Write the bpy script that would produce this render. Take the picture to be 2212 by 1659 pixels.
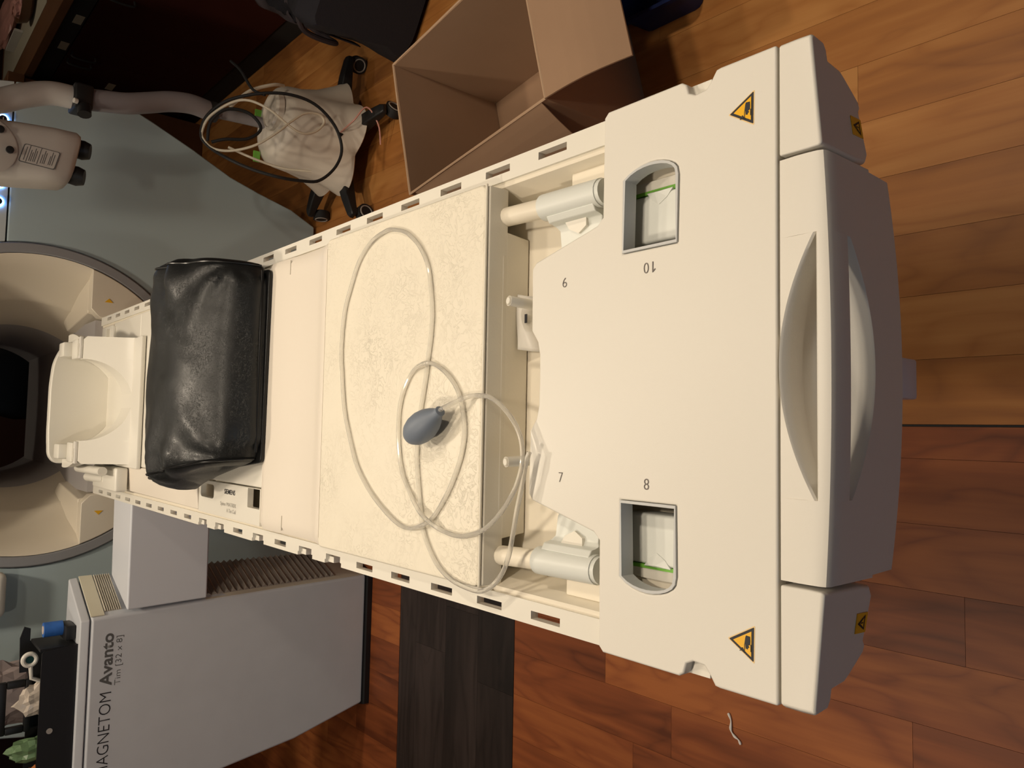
import bpy, bmesh, math, random
from mathutils import Vector, Matrix, noise
random.seed(7)
S = bpy.context.scene
for o in list(bpy.data.objects): bpy.data.objects.remove(o)
COL = S.collection

# ------------------------------------------------------------------ camera
CX, CZ, PIT, YAW, ROL = -0.06251873, 1.50189217, 0.71125029, -0.08022303, 0.07084815
FPX = 1661.0
fw = Vector((-math.sin(YAW)*math.cos(PIT), math.cos(YAW)*math.cos(PIT), -math.sin(PIT)))
rt = Vector((math.cos(YAW), math.sin(YAW), 0)); up = rt.cross(fw)
r2 = math.cos(ROL)*rt + math.sin(ROL)*up; u2 = -math.sin(ROL)*rt + math.cos(ROL)*up
cam = bpy.data.cameras.new('camera'); cam.sensor_fit = 'HORIZONTAL'; cam.sensor_width = 36
cam.lens = FPX/2212*36; cam.clip_start = 0.02
co = bpy.data.objects.new('camera', cam); COL.objects.link(co)
X, Y, Z = -u2, r2, -fw          # the phone was held turned a quarter: picture right is world down
co.matrix_world = Matrix(((X.x, Y.x, Z.x, CX), (X.y, Y.y, Z.y, 0), (X.z, Y.z, Z.z, CZ), (0, 0, 0, 1)))
S.camera = co

# ------------------------------------------------------------------ light and exposure
W = bpy.data.worlds.new('world'); S.world = W; W.use_nodes = True
W.node_tree.nodes['Background'].inputs[0].default_value = (0.80, 0.9, 1.0, 1)
W.node_tree.nodes['Background'].inputs[1].default_value = 0.0
S.view_settings.view_transform = 'Standard'; S.view_settings.look = 'None'
S.view_settings.exposure = 0.0; S.view_settings.gamma = 1.0; S.view_settings.use_curve_mapping = False
WARM = (1.0, 0.855, 0.67); CEIL = 2.65
LAMPS = [  # x, y, watts, cone degrees, where
    (0.35, 1.75, 15, 125, 'over the middle of the table'), (0.20, 0.68, 23, 125, 'right above the table foot'),
    (-1.0, 1.05, 35, 125, 'left of the table foot'), (1.30, 0.50, 36, 125, 'right of the table foot'),
    (-0.1, 2.40, 37, 125, 'in front of the scanner'),
    (1.55, 4.0, 9, 110, 'added as fill over the worktop'), (0.0, 5.3, 5, 110, 'added as fill behind the scanner')]  # worktop and rear lamps: unseen, added to lift those dark areas
def lamp(x, y, w, cone, where):
    l = bpy.data.lights.new('downlight_bulb', 'SPOT'); l.energy = w*1.9; l.color = WARM
    l.spot_size = math.radians(cone); l.spot_blend = 0.6; l.shadow_soft_size = 0.085
    o = bpy.data.objects.new('downlight_bulb', l); COL.objects.link(o); o.location = (x, y, CEIL-0.03); return o
BULBS = [lamp(*a) for a in LAMPS]

# ------------------------------------------------------------------ helpers
def mat(name, col, rough=0.5, spec=0.5, metal=0, bump=None, var=None, emit=None, trans=0, ior=1.45, alpha=1, coat=0):
    m = bpy.data.materials.new(name); m.use_nodes = True; nt = m.node_tree; b = nt.nodes['Principled BSDF']
    b.inputs['Base Color'].default_value = (*col, 1); b.inputs['Roughness'].default_value = rough
    b.inputs['Specular IOR Level'].default_value = spec; b.inputs['Metallic'].default_value = metal
    b.inputs['IOR'].default_value = ior; b.inputs['Transmission Weight'].default_value = trans
    b.inputs['Alpha'].default_value = alpha; b.inputs['Coat Weight'].default_value = coat
    if emit: b.inputs['Emission Color'].default_value = (*emit[:3], 1); b.inputs['Emission Strength'].default_value = emit[3]
    tc = nt.nodes.new('ShaderNodeNewGeometry')
    if var:  # (scale, amount) soft mottling of the colour
        n = nt.nodes.new('ShaderNodeTexNoise'); n.inputs['Scale'].default_value = var[0]; n.inputs['Detail'].default_value = 4
        nt.links.new(tc.outputs['Position'], n.inputs['Vector'])
        mx = nt.nodes.new('ShaderNodeMixRGB'); mx.blend_type = 'MIX'
        d = [max(0, c*(1-var[1])) for c in col]; l = [min(1, c*(1+var[1])) for c in col]
        mx.inputs[1].default_value = (*d, 1); mx.inputs[2].default_value = (*l, 1)
        nt.links.new(n.outputs['Fac'], mx.inputs[0]); nt.links.new(mx.outputs[0], b.inputs['Base Color'])
    if bump:  # (scale, strength, distance)
        n = nt.nodes.new('ShaderNodeTexNoise'); n.inputs['Scale'].default_value = bump[0]; n.inputs['Detail'].default_value = 3
        nt.links.new(tc.outputs['Position'], n.inputs['Vector'])
        bp = nt.nodes.new('ShaderNodeBump'); bp.inputs['Strength'].default_value = bump[1]; bp.inputs['Distance'].default_value = bump[2]
        nt.links.new(n.outputs['Fac'], bp.inputs['Height']); nt.links.new(bp.outputs[0], b.inputs['Normal'])
    return m

def leather(name, col, scale, strength, rough):
    m = mat(name, col, rough); nt = m.node_tree; b = nt.nodes['Principled BSDF']
    g = nt.nodes.new('ShaderNodeNewGeometry')
    n1 = nt.nodes.new('ShaderNodeTexNoise'); n1.inputs['Scale'].default_value = scale*0.25; n1.inputs['Detail'].default_value = 3
    nt.links.new(g.outputs['Position'], n1.inputs['Vector'])
    mad = nt.nodes.new('ShaderNodeVectorMath'); mad.operation = 'MULTIPLY_ADD'; mad.inputs[1].default_value = (0.05,)*3
    nt.links.new(n1.outputs['Color'], mad.inputs[0]); nt.links.new(g.outputs['Position'], mad.inputs[2])
    n2 = nt.nodes.new('ShaderNodeTexNoise'); n2.inputs['Scale'].default_value = scale; n2.inputs['Detail'].default_value = 5
    n2.inputs['Distortion'].default_value = 1.6
    nt.links.new(mad.outputs[0], n2.inputs['Vector'])
    # thin creases: ridge of the noise around its middle value
    s = nt.nodes.new('ShaderNodeMath'); s.operation = 'SUBTRACT'; s.inputs[1].default_value = 0.5; nt.links.new(n2.outputs['Fac'], s.inputs[0])
    a = nt.nodes.new('ShaderNodeMath'); a.operation = 'ABSOLUTE'; nt.links.new(s.outputs[0], a.inputs[0])
    r = nt.nodes.new('ShaderNodeMapRange'); r.inputs['From Min'].default_value = 0; r.inputs['From Max'].default_value = 0.035
    nt.links.new(a.outputs[0], r.inputs['Value'])
    n3 = nt.nodes.new('ShaderNodeTexNoise'); n3.inputs['Scale'].default_value = 9; nt.links.new(g.outputs['Position'], n3.inputs['Vector'])
    r3 = nt.nodes.new('ShaderNodeMapRange'); r3.inputs['From Min'].default_value = 0.12; r3.inputs['From Max'].default_value = 0.80
    nt.links.new(n3.outputs['Fac'], r3.inputs['Value'])
    ms = nt.nodes.new('ShaderNodeMath'); ms.operation = 'MULTIPLY'; ms.inputs[1].default_value = strength; nt.links.new(r3.outputs[0], ms.inputs[0])
    bp = nt.nodes.new('ShaderNodeBump'); bp.inputs['Distance'].default_value = 0.002
    nt.links.new(ms.outputs[0], bp.inputs['Strength']); nt.links.new(r.outputs[0], bp.inputs['Height'])
    nt.links.new(bp.outputs[0], b.inputs['Normal'])
    return m

def wood(name, dark, mid, light, along, rough=0.5, spread=0.26):
    m = mat(name, mid, rough, spec=0.4); nt = m.node_tree; b = nt.nodes['Principled BSDF']
    N = nt.nodes.new; L = nt.links.new
    g = N('ShaderNodeNewGeometry'); oi = N('ShaderNodeObjectInfo'); cmb = N('ShaderNodeCombineXYZ')
    for i in range(3): L(oi.outputs['Random'], cmb.inputs[i])
    add = N('ShaderNodeVectorMath'); add.operation = 'MULTIPLY_ADD'; add.inputs[1].default_value = (17, 31, 5)
    L(cmb.outputs[0], add.inputs[0]); L(g.outputs['Position'], add.inputs[2])
    def noise_(sx, sy, scale, detail, dist=0.0):
        v = N('ShaderNodeVectorMath'); v.operation = 'MULTIPLY'; v.inputs[1].default_value = (sx, sy, 1) if along == 'y' else (sy, sx, 1)
        L(add.outputs[0], v.inputs[0]); n = N('ShaderNodeTexNoise'); n.inputs['Scale'].default_value = scale; n.inputs['Detail'].default_value = detail
        n.inputs['Distortion'].default_value = dist; L(v.outputs[0], n.inputs['Vector']); return n.outputs['Fac']
    def math_(op, x, y=None, z=None):
        n = N('ShaderNodeMath'); n.operation = op
        for i, q in enumerate((x, y, z)):
            if q is None: continue
            if isinstance(q, (int, float)): n.inputs[i].default_value = q
            else: L(q, n.inputs[i])
        return n.outputs[0]
    broad = noise_(4.2, 1.0, 1.7, 2.5, 0.7)                      # growth rings as contour lines of a soft noise
    ring = math_('PINGPONG', math_('MULTIPLY', broad, 13.0), 1.0)
    ring = math_('POWER', ring, 2.2)
    fine = noise_(42, 2.4, 1.0, 4, 0.3); tone = noise_(3.0, 0.6, 1.3, 1, 0)
    f = math_('MULTIPLY_ADD', math_('SUBTRACT', fine, 0.5), 0.55, 0.5)
    f = math_('MULTIPLY_ADD', math_('SUBTRACT', tone, 0.5), 0.9, f)
    f = math_('MULTIPLY_ADD', ring, 0.17, math_('SUBTRACT', f, 0.07))
    f = math_('MULTIPLY_ADD', math_('SUBTRACT', oi.outputs['Random'], 0.5), spread, f)
    cr_ = N('ShaderNodeValToRGB'); e = cr_.color_ramp.elements
    e[0].position = 0.22; e[0].color = (*light, 1); e[1].position = 0.85; e[1].color = (*dark, 1)
    k = cr_.color_ramp.elements.new(0.5); k.color = (*mid, 1)
    L(f, cr_.inputs[0]); L(cr_.outputs[0], b.inputs['Base Color'])
    bp = N('ShaderNodeBump'); bp.inputs['Strength'].default_value = 0.10; bp.inputs['Distance'].default_value = 0.001
    L(fine, bp.inputs['Height']); L(bp.outputs[0], b.inputs['Normal'])
    return m

def obj(name, bm, m, parent=None, smooth=False, bevel=0, seg=3, angle=40, label=None):
    me = bpy.data.meshes.new(name)
    if isinstance(bm, bpy.types.Mesh): me = bm; me.name = name
    else:
        bmesh.ops.recalc_face_normals(bm, faces=bm.faces); bm.to_mesh(me); bm.free()
    me.materials.clear(); me.materials.append(m)
    o = bpy.data.objects.new(name, me); COL.objects.link(o)
    if parent:
        o.parent = parent; o.matrix_parent_inverse = pinv(parent)
    if bevel:
        md = o.modifiers.new('bevel', 'BEVEL'); md.width = bevel; md.segments = seg; md.limit_method = 'ANGLE'; md.angle_limit = math.radians(angle)
        md.harden_normals = False
    if smooth or bevel:
        for p in me.polygons: p.use_smooth = True
        lim = math.radians(35)
        b2 = bmesh.new(); b2.from_mesh(me)
        for e in b2.edges:
            e.smooth = not (len(e.link_faces) == 2 and e.calc_face_angle(0) > lim) if smooth else True
        if not smooth or bevel:
            pass
        b2.to_mesh(me); b2.free()
        if bevel:
            w = o.modifiers.new('wn', 'WEIGHTED_NORMAL'); w.keep_sharp = True
    if label: o['label'] = label
    return o
WORLD = {}
def pinv(p):
    return WORLD.get(p.name, Matrix.Identity(4)).inverted()
def thing(name, label, cat, loc=(0, 0, 0), group=None):
    o = bpy.data.objects.new(name, None); COL.objects.link(o); o.location = loc; o.empty_display_size = 0.05
    WORLD[o.name] = Matrix.Translation(loc)
    o['label'] = label; o['category'] = cat
    if group: o['group'] = group
    return o
def tag(o, label, cat, group=None):
    o['label'] = label; o['category'] = cat
    if group: o['group'] = group
    return o
def struct(o): o['kind'] = 'structure'; return o

def nb(): return bmesh.new()
def box(bm, x0, x1, y0, y1, z0, z1):
    v = [bm.verts.new(p) for p in ((x0,y0,z0),(x1,y0,z0),(x1,y1,z0),(x0,y1,z0),(x0,y0,z1),(x1,y0,z1),(x1,y1,z1),(x0,y1,z1))]
    for f in ((3,2,1,0),(4,5,6,7),(0,1,5,4),(1,2,6,5),(2,3,7,6),(3,0,4,7)): bm.faces.new([v[i] for i in f])
    return bm
def bx(*a): return box(nb(), *a)
def rbox(x0, x1, y0, y1, z0, z1, r, seg=3, bm=None):
    b = nb(); box(b, x0, x1, y0, y1, z0, z1)
    bmesh.ops.bevel(b, geom=list(b.edges), offset=r, segments=seg, profile=0.5, affect='EDGES')
    if bm is None: return b
    me = bpy.data.meshes.new('tmp'); b.to_mesh(me); b.free(); bm.from_mesh(me); bpy.data.meshes.remove(me); return bm
def prism(pts, axis, a0, a1, bm=None):
    bm = bm or nb()
    f = {'x': lambda p, a: (a, p[0], p[1]), 'y': lambda p, a: (p[0], a, p[1]), 'z': lambda p, a: (p[0], p[1], a)}[axis]
    A = [bm.verts.new(f(p, a0)) for p in pts]; B = [bm.verts.new(f(p, a1)) for p in pts]
    n = len(pts)
    bm.faces.new(A); bm.faces.new(B[::-1])
    for i in range(n): bm.faces.new((A[i], B[i], B[(i+1) % n], A[(i+1) % n]))
    return bm
def plate(outline, holes, z0, z1, axis='z'):
    bm = nb(); loops = [outline]+holes
    f = (lambda p, a: (p[0], p[1], a)) if axis == 'z' else (lambda p, a: (p[0], a, p[1]))
    for zz in (z0, z1):
        es = []
        for lp in loops:
            vs = [bm.verts.new(f(p, zz)) for p in lp]
            es += [bm.edges.new((vs[i], vs[(i+1) % len(vs)])) for i in range(len(vs))]
        bmesh.ops.triangle_fill(bm, use_beauty=True, use_dissolve=False, edges=es)
    bm.verts.ensure_lookup_table()
    n = sum(len(l) for l in loops); k = 0
    for lp in loops:
        m = len(lp)
        for i in range(m):
            a, b = k+i, k+(i+1) % m
            bm.faces.new((bm.verts[a], bm.verts[b], bm.verts[n+b], bm.verts[n+a]))
        k += m
    return bm
def cr(pts, n=8, closed=False):
    P = [Vector(p) for p in pts]; out = []; N = len(P)
    rng = N if closed else N-1
    for i in range(rng):
        g = (lambda j: P[j % N]) if closed else (lambda j: P[min(max(j, 0), N-1)])
        p0, p1, p2, p3 = g(i-1), g(i), g(i+1), g(i+2)
        for k in range(n):
            t = k/n
            out.append(0.5*((2*p1)+(-p0+p2)*t+(2*p0-5*p1+4*p2-p3)*t*t+(-p0+3*p1-3*p2+p3)*t**3))
    if not closed: out.append(P[-1].copy())
    return out
def tube(path, r, seg=8, bm=None, closed=False, cap=True):
    bm = bm or nb(); P = [Vector(p) for p in path]; N = len(P)
    rr = r if hasattr(r, '__len__') else [r]*N
    t0 = (P[1]-P[0]).normalized(); nrm = t0.orthogonal().normalized(); rings = []
    for i in range(N):
        a = P[(i-1) % N] if closed else P[max(i-1, 0)]; b = P[(i+1) % N] if closed else P[min(i+1, N-1)]
        t = (b-a).normalized(); nrm = (nrm - t*nrm.dot(t))
        nrm = nrm.normalized() if nrm.length > 1e-6 else t.orthogonal().normalized()
        bn = t.cross(nrm)
        rings.append([bm.verts.new(P[i]+rr[i]*(math.cos(2*math.pi*k/seg)*nrm+math.sin(2*math.pi*k/seg)*bn)) for k in range(seg)])
    for i in range(N if closed else N-1):
        A, B = rings[i], rings[(i+1) % N]
        for k in range(seg): bm.faces.new((A[k], A[(k+1) % seg], B[(k+1) % seg], B[k]))
    if cap and not closed: bm.faces.new(rings[0][::-1]); bm.faces.new(rings[-1])
    return bm
def lathe(prof, c, axis='z', seg=32, bm=None, mod=None):
    bm = bm or nb(); rings = []
    for r, h in prof:
        ring = []
        for k in range(seg):
            a = 2*math.pi*k/seg; q = r*(mod(a, h) if mod else 1)
            u, v = q*math.cos(a), q*math.sin(a)
            p = {'z': (u, v, h), 'y': (u, h, v), 'x': (h, u, v)}[axis]
            ring.append(bm.verts.new((c[0]+p[0], c[1]+p[1], c[2]+p[2])))
        rings.append(ring)
    for A, B in zip(rings, rings[1:]):
        for k in range(seg): bm.faces.new((A[k], A[(k+1) % seg], B[(k+1) % seg], B[k]))
    if prof[0][0] > 1e-5: bm.faces.new(rings[0][::-1])
    if prof[-1][0] > 1e-5: bm.faces.new(rings[-1])
    bmesh.ops.remove_doubles(bm, verts=bm.verts, dist=1e-6)
    return bm
def loft(secs, closed=True, caps=True, bm=None):
    bm = bm or nb(); R = [[bm.verts.new(p) for p in s] for s in secs]; n = len(R[0])
    for A, B in zip(R, R[1:]):
        for k in range(n if closed else n-1): bm.faces.new((A[k], A[(k+1) % n], B[(k+1) % n], B[k]))
    if caps and closed: bm.faces.new(R[0][::-1]); bm.faces.new(R[-1])
    return bm
def text(name, s, O, ux, uy, width, height, m, parent, bold=0, lift=0.0006, label=None):
    cu = bpy.data.curves.new('t', 'FONT'); cu.body = s; cu.offset = bold; cu.resolution_u = 4
    t = bpy.data.objects.new('t', cu); COL.objects.link(t)
    dg = bpy.context.evaluated_depsgraph_get(); me = bpy.data.meshes.new_from_object(t.evaluated_get(dg))
    bpy.data.objects.remove(t)
    xs = [v.co.x for v in me.vertices]; ys = [v.co.y for v in me.vertices]
    x0, x1, y0, y1 = min(xs), max(xs), min(ys), max(ys)
    ux, uy, O = Vector(ux), Vector(uy), Vector(O); n = ux.cross(uy).normalized()
    sx = width/(x1-x0); sy = height/(y1-y0)
    for v in me.vertices: v.co = O + ux*((v.co.x-x0)*sx) + uy*((v.co.y-y0)*sy) + n*lift
    return obj(name, me, m, parent, label=label)
def mirror_x(pts): return [(-x, y) for x, y in reversed(pts)]
def arc(cx, cy, r, a0, a1, n): return [(cx+r*math.cos(math.radians(a0+(a1-a0)*i/n)), cy+r*math.sin(math.radians(a0+(a1-a0)*i/n))) for i in range(n+1)]
def round_poly(pts, r, n=4):
    out = []; N = len(pts)
    for i in range(N):
        p = Vector(pts[i]); a = Vector(pts[i-1])-p; b = Vector(pts[(i+1) % N])-p
        q = min(r, a.length*0.45, b.length*0.45)
        s = p+a.normalized()*q; e = p+b.normalized()*q
        for k in range(n+1):
            t = k/n; out.append(tuple((1-t)**2*s+2*t*(1-t)*p+t*t*e))
    return out

# ------------------------------------------------------------------ materials
M = dict(
 shell=mat('textured_cream_plastic', (0.74, 0.71, 0.64), 0.42, bump=(900, 0.12, 0.0006)),
 shell_smooth=mat('smooth_cream_plastic', (0.77, 0.74, 0.66), 0.32),
 ivory=mat('ivory_plastic', (0.78, 0.72, 0.60), 0.4),
 plug=mat('pale_grey_white_plastic', (0.70, 0.72, 0.68), 0.4),
 window=mat('grey_window_frame', (0.55, 0.56, 0.56), 0.4),
 green=mat('green_marking', (0.16, 0.42, 0.05), 0.5),
 ink=mat('grey_print', (0.16, 0.14, 0.13), 0.6),
 ink_dark=mat('black_print', (0.02, 0.02, 0.025), 0.6),
 ink_pale=mat('pale_grey_print', (0.42, 0.40, 0.36), 0.6),
 ink_mid=mat('mid_grey_print', (0.10, 0.10, 0.10), 0.6),
 yellow=mat('warning_yellow', (0.85, 0.46, 0.02), 0.35),
 yellow_edge=mat('sticker_edge', (0.80, 0.58, 0.28), 0.4),
 black=mat('black_plastic', (0.010, 0.010, 0.011), 0.45),
 rubber=mat('black_rubber', (0.012, 0.012, 0.013), 0.7),
 leather=leather('cream_vinyl', (0.80, 0.745, 0.62), 60, 0.6, 0.42),
 vinyl_side=mat('cream_vinyl_side', (0.74, 0.69, 0.58), 0.42, bump=(350, 0.1, 0.001)),
 vinyl_smooth=mat('smooth_cream_vinyl', (0.80, 0.735, 0.64), 0.33, bump=(60, 0.05, 0.002)),
 cushion=leather('black_leatherette', (0.009, 0.010, 0.0105), 130, 0.5, 0.40),
 piping=mat('black_piping', (0.006, 0.006, 0.006), 0.35),
 bulb=mat('blue_grey_rubber', (0.17, 0.20, 0.25), 0.5),
 tubing=mat('clear_tubing', (0.93, 0.91, 0.86), 0.12, trans=0.75, ior=1.25),
 gantry=mat('grey_green_cover', (0.39, 0.475, 0.50), 0.45),
 gantry_up=mat('button_glow_cover', (0.52, 0.57, 0.58), 0.45),  # paler: bluish glow of the panel buttons put into the cover colour
 ring=mat('grey_trim', (0.27, 0.27, 0.28), 0.4),
 flare=mat('cream_flare', (0.74, 0.67, 0.55), 0.35),
 bore=mat('bore_lining', (0.42, 0.40, 0.40), 0.4),
 gap=mat('dark_gap', (0.02, 0.02, 0.02), 0.8),
 blue_led=mat('blue_led', (0.1, 0.3, 1), 0.4, emit=(0.15, 0.42, 1.0, 22)),
 ped=mat('grey_cover', (0.56, 0.58, 0.62), 0.42, var=(14, 0.05)),
 ped_side=mat('beige_cover', (0.60, 0.55, 0.46), 0.42),
 ped_cream=mat('cream_cap', (0.66, 0.62, 0.48), 0.4),
 arm=mat('white_arm', (0.63, 0.65, 0.70), 0.38),
 bellow=mat('bellows', (0.50, 0.46, 0.38), 0.5),
 bellow_dark=mat('taupe_bellows', (0.26, 0.22, 0.19), 0.5),
 card=mat('cardboard', (0.33, 0.205, 0.125), 0.85, bump=(160, 0.1, 0.001), var=(5, 0.12)),
 card_edge=mat('cardboard_edge', (0.46, 0.31, 0.20), 0.85),
 cabinet=mat('dark_cherry', (0.040, 0.009, 0.006), 0.6, spec=0.2, var=(6, 0.25)),
 counter=mat('brown_laminate', (0.16, 0.075, 0.035), 0.4, var=(9, 0.2)),
 label=mat('paper_label', (0.46, 0.42, 0.32), 0.7),
 navy=mat('navy_cloth', (0.012, 0.011, 0.016), 0.9, bump=(220, 0.3, 0.002)),
 lit_cloth=mat('lit_navy_cloth', (0.060, 0.048, 0.055), 0.9, bump=(220, 0.3, 0.002)),  # light on the bag's front-left face put into the cloth colour
 blue_bin=mat('dark_blue_plastic', (0.004, 0.014, 0.075), 0.5),
 inj=mat('off_white_shell', (0.62, 0.56, 0.48), 0.38, var=(12, 0.12)),
 inj_head=mat('pale_grey_shell', (0.50, 0.47, 0.44), 0.4),
 pole=mat('grey_pole', (0.26, 0.24, 0.25), 0.4),
 white_cable=mat('white_cable', (0.66, 0.60, 0.48), 0.45),
 pale_ring=mat('grey_tyre_ring', (0.34, 0.32, 0.30), 0.5),
 pink=mat('pink_plastic_wrap', (0.60, 0.30, 0.25), 0.35),
 tape=mat('blue_tape', (0.03, 0.13, 0.45), 0.5, var=(60, 0.3)),
 tape_core=mat('tape_core', (0.55, 0.45, 0.38), 0.7),
 white_plastic=mat('white_plastic', (0.72, 0.69, 0.63), 0.4),
 teal=mat('dark_teal_glass', (0.02, 0.06, 0.06), 0.2),
 wrap=mat('clear_wrapper', (0.62, 0.54, 0.46), 0.15, var=(30, 0.25)),
 green_wrap=mat('green_wrapper', (0.16, 0.26, 0.13), 0.3, var=(40, 0.4)),
 orange_wrap=mat('orange_wrapper', (0.50, 0.16, 0.04), 0.35, var=(40, 0.3)),
 bag=mat('clear_bag', (0.34, 0.28, 0.27), 0.2, var=(25, 0.35)),
 wall=mat('maroon_wall', (0.10, 0.045, 0.03), 0.7, var=(2, 0.2)),
 wall_pale=mat('beige_wall', (0.40, 0.34, 0.27), 0.8),
 ceiling=mat('ceiling_white', (0.6, 0.57, 0.52), 0.9),
 lens=mat('lamp_lens', (1, 0.9, 0.7), 0.4, emit=(1, 0.8, 0.55, 6)),
 fill_pane=mat('fill_window_pane', (0.5, 0.6, 0.7), 0.2, emit=(0.62, 0.80, 1.0, 1.1)),  # glowing pane of the added fill window
 scrap=mat('white_string', (0.75, 0.72, 0.68), 0.8),
 honey=wood('honey_plank', (0.22, 0.080, 0.021), (0.365, 0.145, 0.036), (0.47, 0.215, 0.062), 'y', spread=0.13),
 red=wood('red_brown_plank', (0.10, 0.026, 0.009), (0.225, 0.062, 0.019), (0.36, 0.115, 0.032), 'y'),
 dark=wood('dark_brown_plank', (0.010, 0.007, 0.006), (0.022, 0.015, 0.013), (0.040, 0.028, 0.025), 'x'),
 honey_bed=mat('honey_bed', (0.20, 0.075, 0.022), 0.5), red_bed=mat('red_bed', (0.03, 0.008, 0.004), 0.5),
)

# ------------------------------------------------------------------ the room
XL, XR, YN, YF = -2.7, 2.45, -2.6, 5.9
BX = -0.037        # where honey boards meet red-brown boards
floor = bpy.data.objects.new('floor', None)
fl = obj('floor', bx(XL, XR, YN, YF, -0.08, -0.004), M['honey_bed']); struct(fl)
def planks(x0, x1, y0, y1, w, L, along, m, n0=0):
    base = bx(-0.5, 0.5, -0.5, 0.5, -0.5, 0.5); me = bpy.data.meshes.new('plank'); base.to_mesh(me); base.free(); me.materials.append(m)
    a0, a1, b0, b1 = (x0, x1, y0, y1) if along == 'y' else (y0, y1, x0, x1)
    k = 0; a = a0
    while a < a1-0.01:
        ae = min(a+w, a1); b = b0 - random.random()*L*0.8
        while b < b1-0.01:
            be = min(b+L*random.choice((0.75, 1, 1, 1.2)), b1); bs = max(b, b0)
            if be-bs > 0.03:
                o = bpy.data.objects.new('plank', me); COL.objects.link(o); o.parent = fl
                g = 0.0003
                c = ((a+ae)/2, (bs+be)/2) if along == 'y' else ((bs+be)/2, (a+ae)/2)
                s = (ae-a-2*g, be-bs-2*g) if along == 'y' else (be-bs-2*g, ae-a-2*g)
                o.location = (c[0], c[1], -0.002); o.scale = (s[0], s[1], 0.004)
            b = be
        a = ae
planks(BX, XR, -1.2, YF, 0.12, 1.05, 'y', M['honey'])
planks(-1.9, BX-0.004, -1.2, 1.705, 0.12, 0.75, 'y', M['red'])
planks(-1.9, BX-0.004, 2.312, 4.4, 0.12, 0.75, 'y', M['red'])
planks(-1.9, BX-0.004, 1.707, 2.310, 0.1675, 0.9, 'x', M['dark'])
struct(obj('trim_1', bx(BX-0.0038, BX-0.0004, -1.2, 4.4, -0.0039, -0.0012), M['gap']))
struct(obj('ceiling', bx(XL, XR, YN, YF, CEIL, CEIL+0.08), M['ceiling']))
struct(obj('wall_back', bx(XL, XR, YF, YF+0.1, 0, CEIL), M['wall']))
struct(obj('wall_front', bx(XL, XR, YN-0.1, YN, 0, CEIL), M['wall_pale']))
wn = struct(obj('fill_window', bx(-2.35, -0.35, YN+0.001, YN+0.02, 0.95, 2.15), M['fill_pane']))  # unseen lit window, added as cool fill behind the camera
for a_ in ((-2.41, -0.29, 2.151, 2.21), (-2.41, -0.29, 0.89, 0.949), (-2.41, -2.351, 0.95, 2.15), (-0.349, -0.29, 0.95, 2.15)):
    obj('fill_window_frame', bx(a_[0], a_[1], YN+0.001, YN+0.04, a_[2], a_[3]), M['ped'], wn)
struct(obj('wall_left', bx(XL-0.1, XL, YN, YF, 0, CEIL), M['wall_pale']))
struct(obj('wall_right', bx(XR, XR+0.1, YN, YF, 0, CEIL), M['wall']))
for x, y, w, c, nm in LAMPS:
    d = thing('ceiling_downlight', 'round recessed ceiling downlight '+nm, 'ceiling light', (x, y, CEIL), 'recessed ceiling downlights')
    obj('trim_ring', lathe([(0.062, -0.008), (0.085, -0.006), (0.088, 0.0), (0.062, 0.0), (0.062, -0.008)], (x, y, CEIL-0.0005), seg=28), M['white_plastic'], d, True)
    obj('lens', lathe([(0.0001, -0.002), (0.06, -0.002), (0.06, 0.0), (0.0001, 0.0)], (x, y, CEIL-0.0005), seg=28), M['lens'], d)

# ------------------------------------------------------------------ patient table
T = thing('patient_table', 'long cream patient table of the scanner with slotted rails and foot-end grip', 'table', (0, 1.6, 0))
TZ = 0.85
def rail(s):
    bm = nb(); ys = [0.685+0.1071*i for i in range(0, 21)]
    notch = [1.2205, 1.3276, 1.5418, 1.756, 1.8631] if s < 0 else []
    def sb(x0, x1, y0, y1, z0=0.838, z1=TZ):
        a, b = sorted((s*x0, s*x1)); box(bm, a, b, y0, y1, z0, z1)
    Y0, Y1 = 0.45, 2.93; L = 0.0255
    sb(0.272, 0.2835, Y0, Y1)
    prev = Y0; oprev = Y0
    for y in ys:
        if y-L < Y0: continue
        if y+L > Y1: break
        sb(0.2835, 0.2935, prev, y-L); prev = y+L
        if any(abs(y-n) < 0.02 for n in notch):
            sb(0.2935, 0.3005, oprev, y-L-0.004); oprev = y+L+0.004
            sb(0.289, 0.299, y+L-0.016, y+L+0.006, 0.826, 0.843)
    sb(0.2835, 0.2935, prev, Y1); sb(0.2935, 0.3005, oprev, Y1)
    # stiffening lip along the inner edge
    return obj('side_rail', bm, M['shell_smooth'], T)
rail(1); rail(-1)
prof = [(-0.272, 0.846), (-0.265, 0.846), (-0.248, 0.800), (0.248, 0.800), (0.265, 0.846), (0.272, 0.846), (0.272, 0.838), (0.256, 0.788), (-0.256, 0.788), (-0.272, 0.838)]
obj('tray', prism(prof, 'y', 0.40, 2.925), M['ivory'], T)
obj('underframe', prism([(-0.20, 0.788), (0.20, 0.788), (0.15, 0.70), (-0.15, 0.70)], 'y', 0.40, 2.93), M['ped'], T, bevel=0.01)
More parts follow.
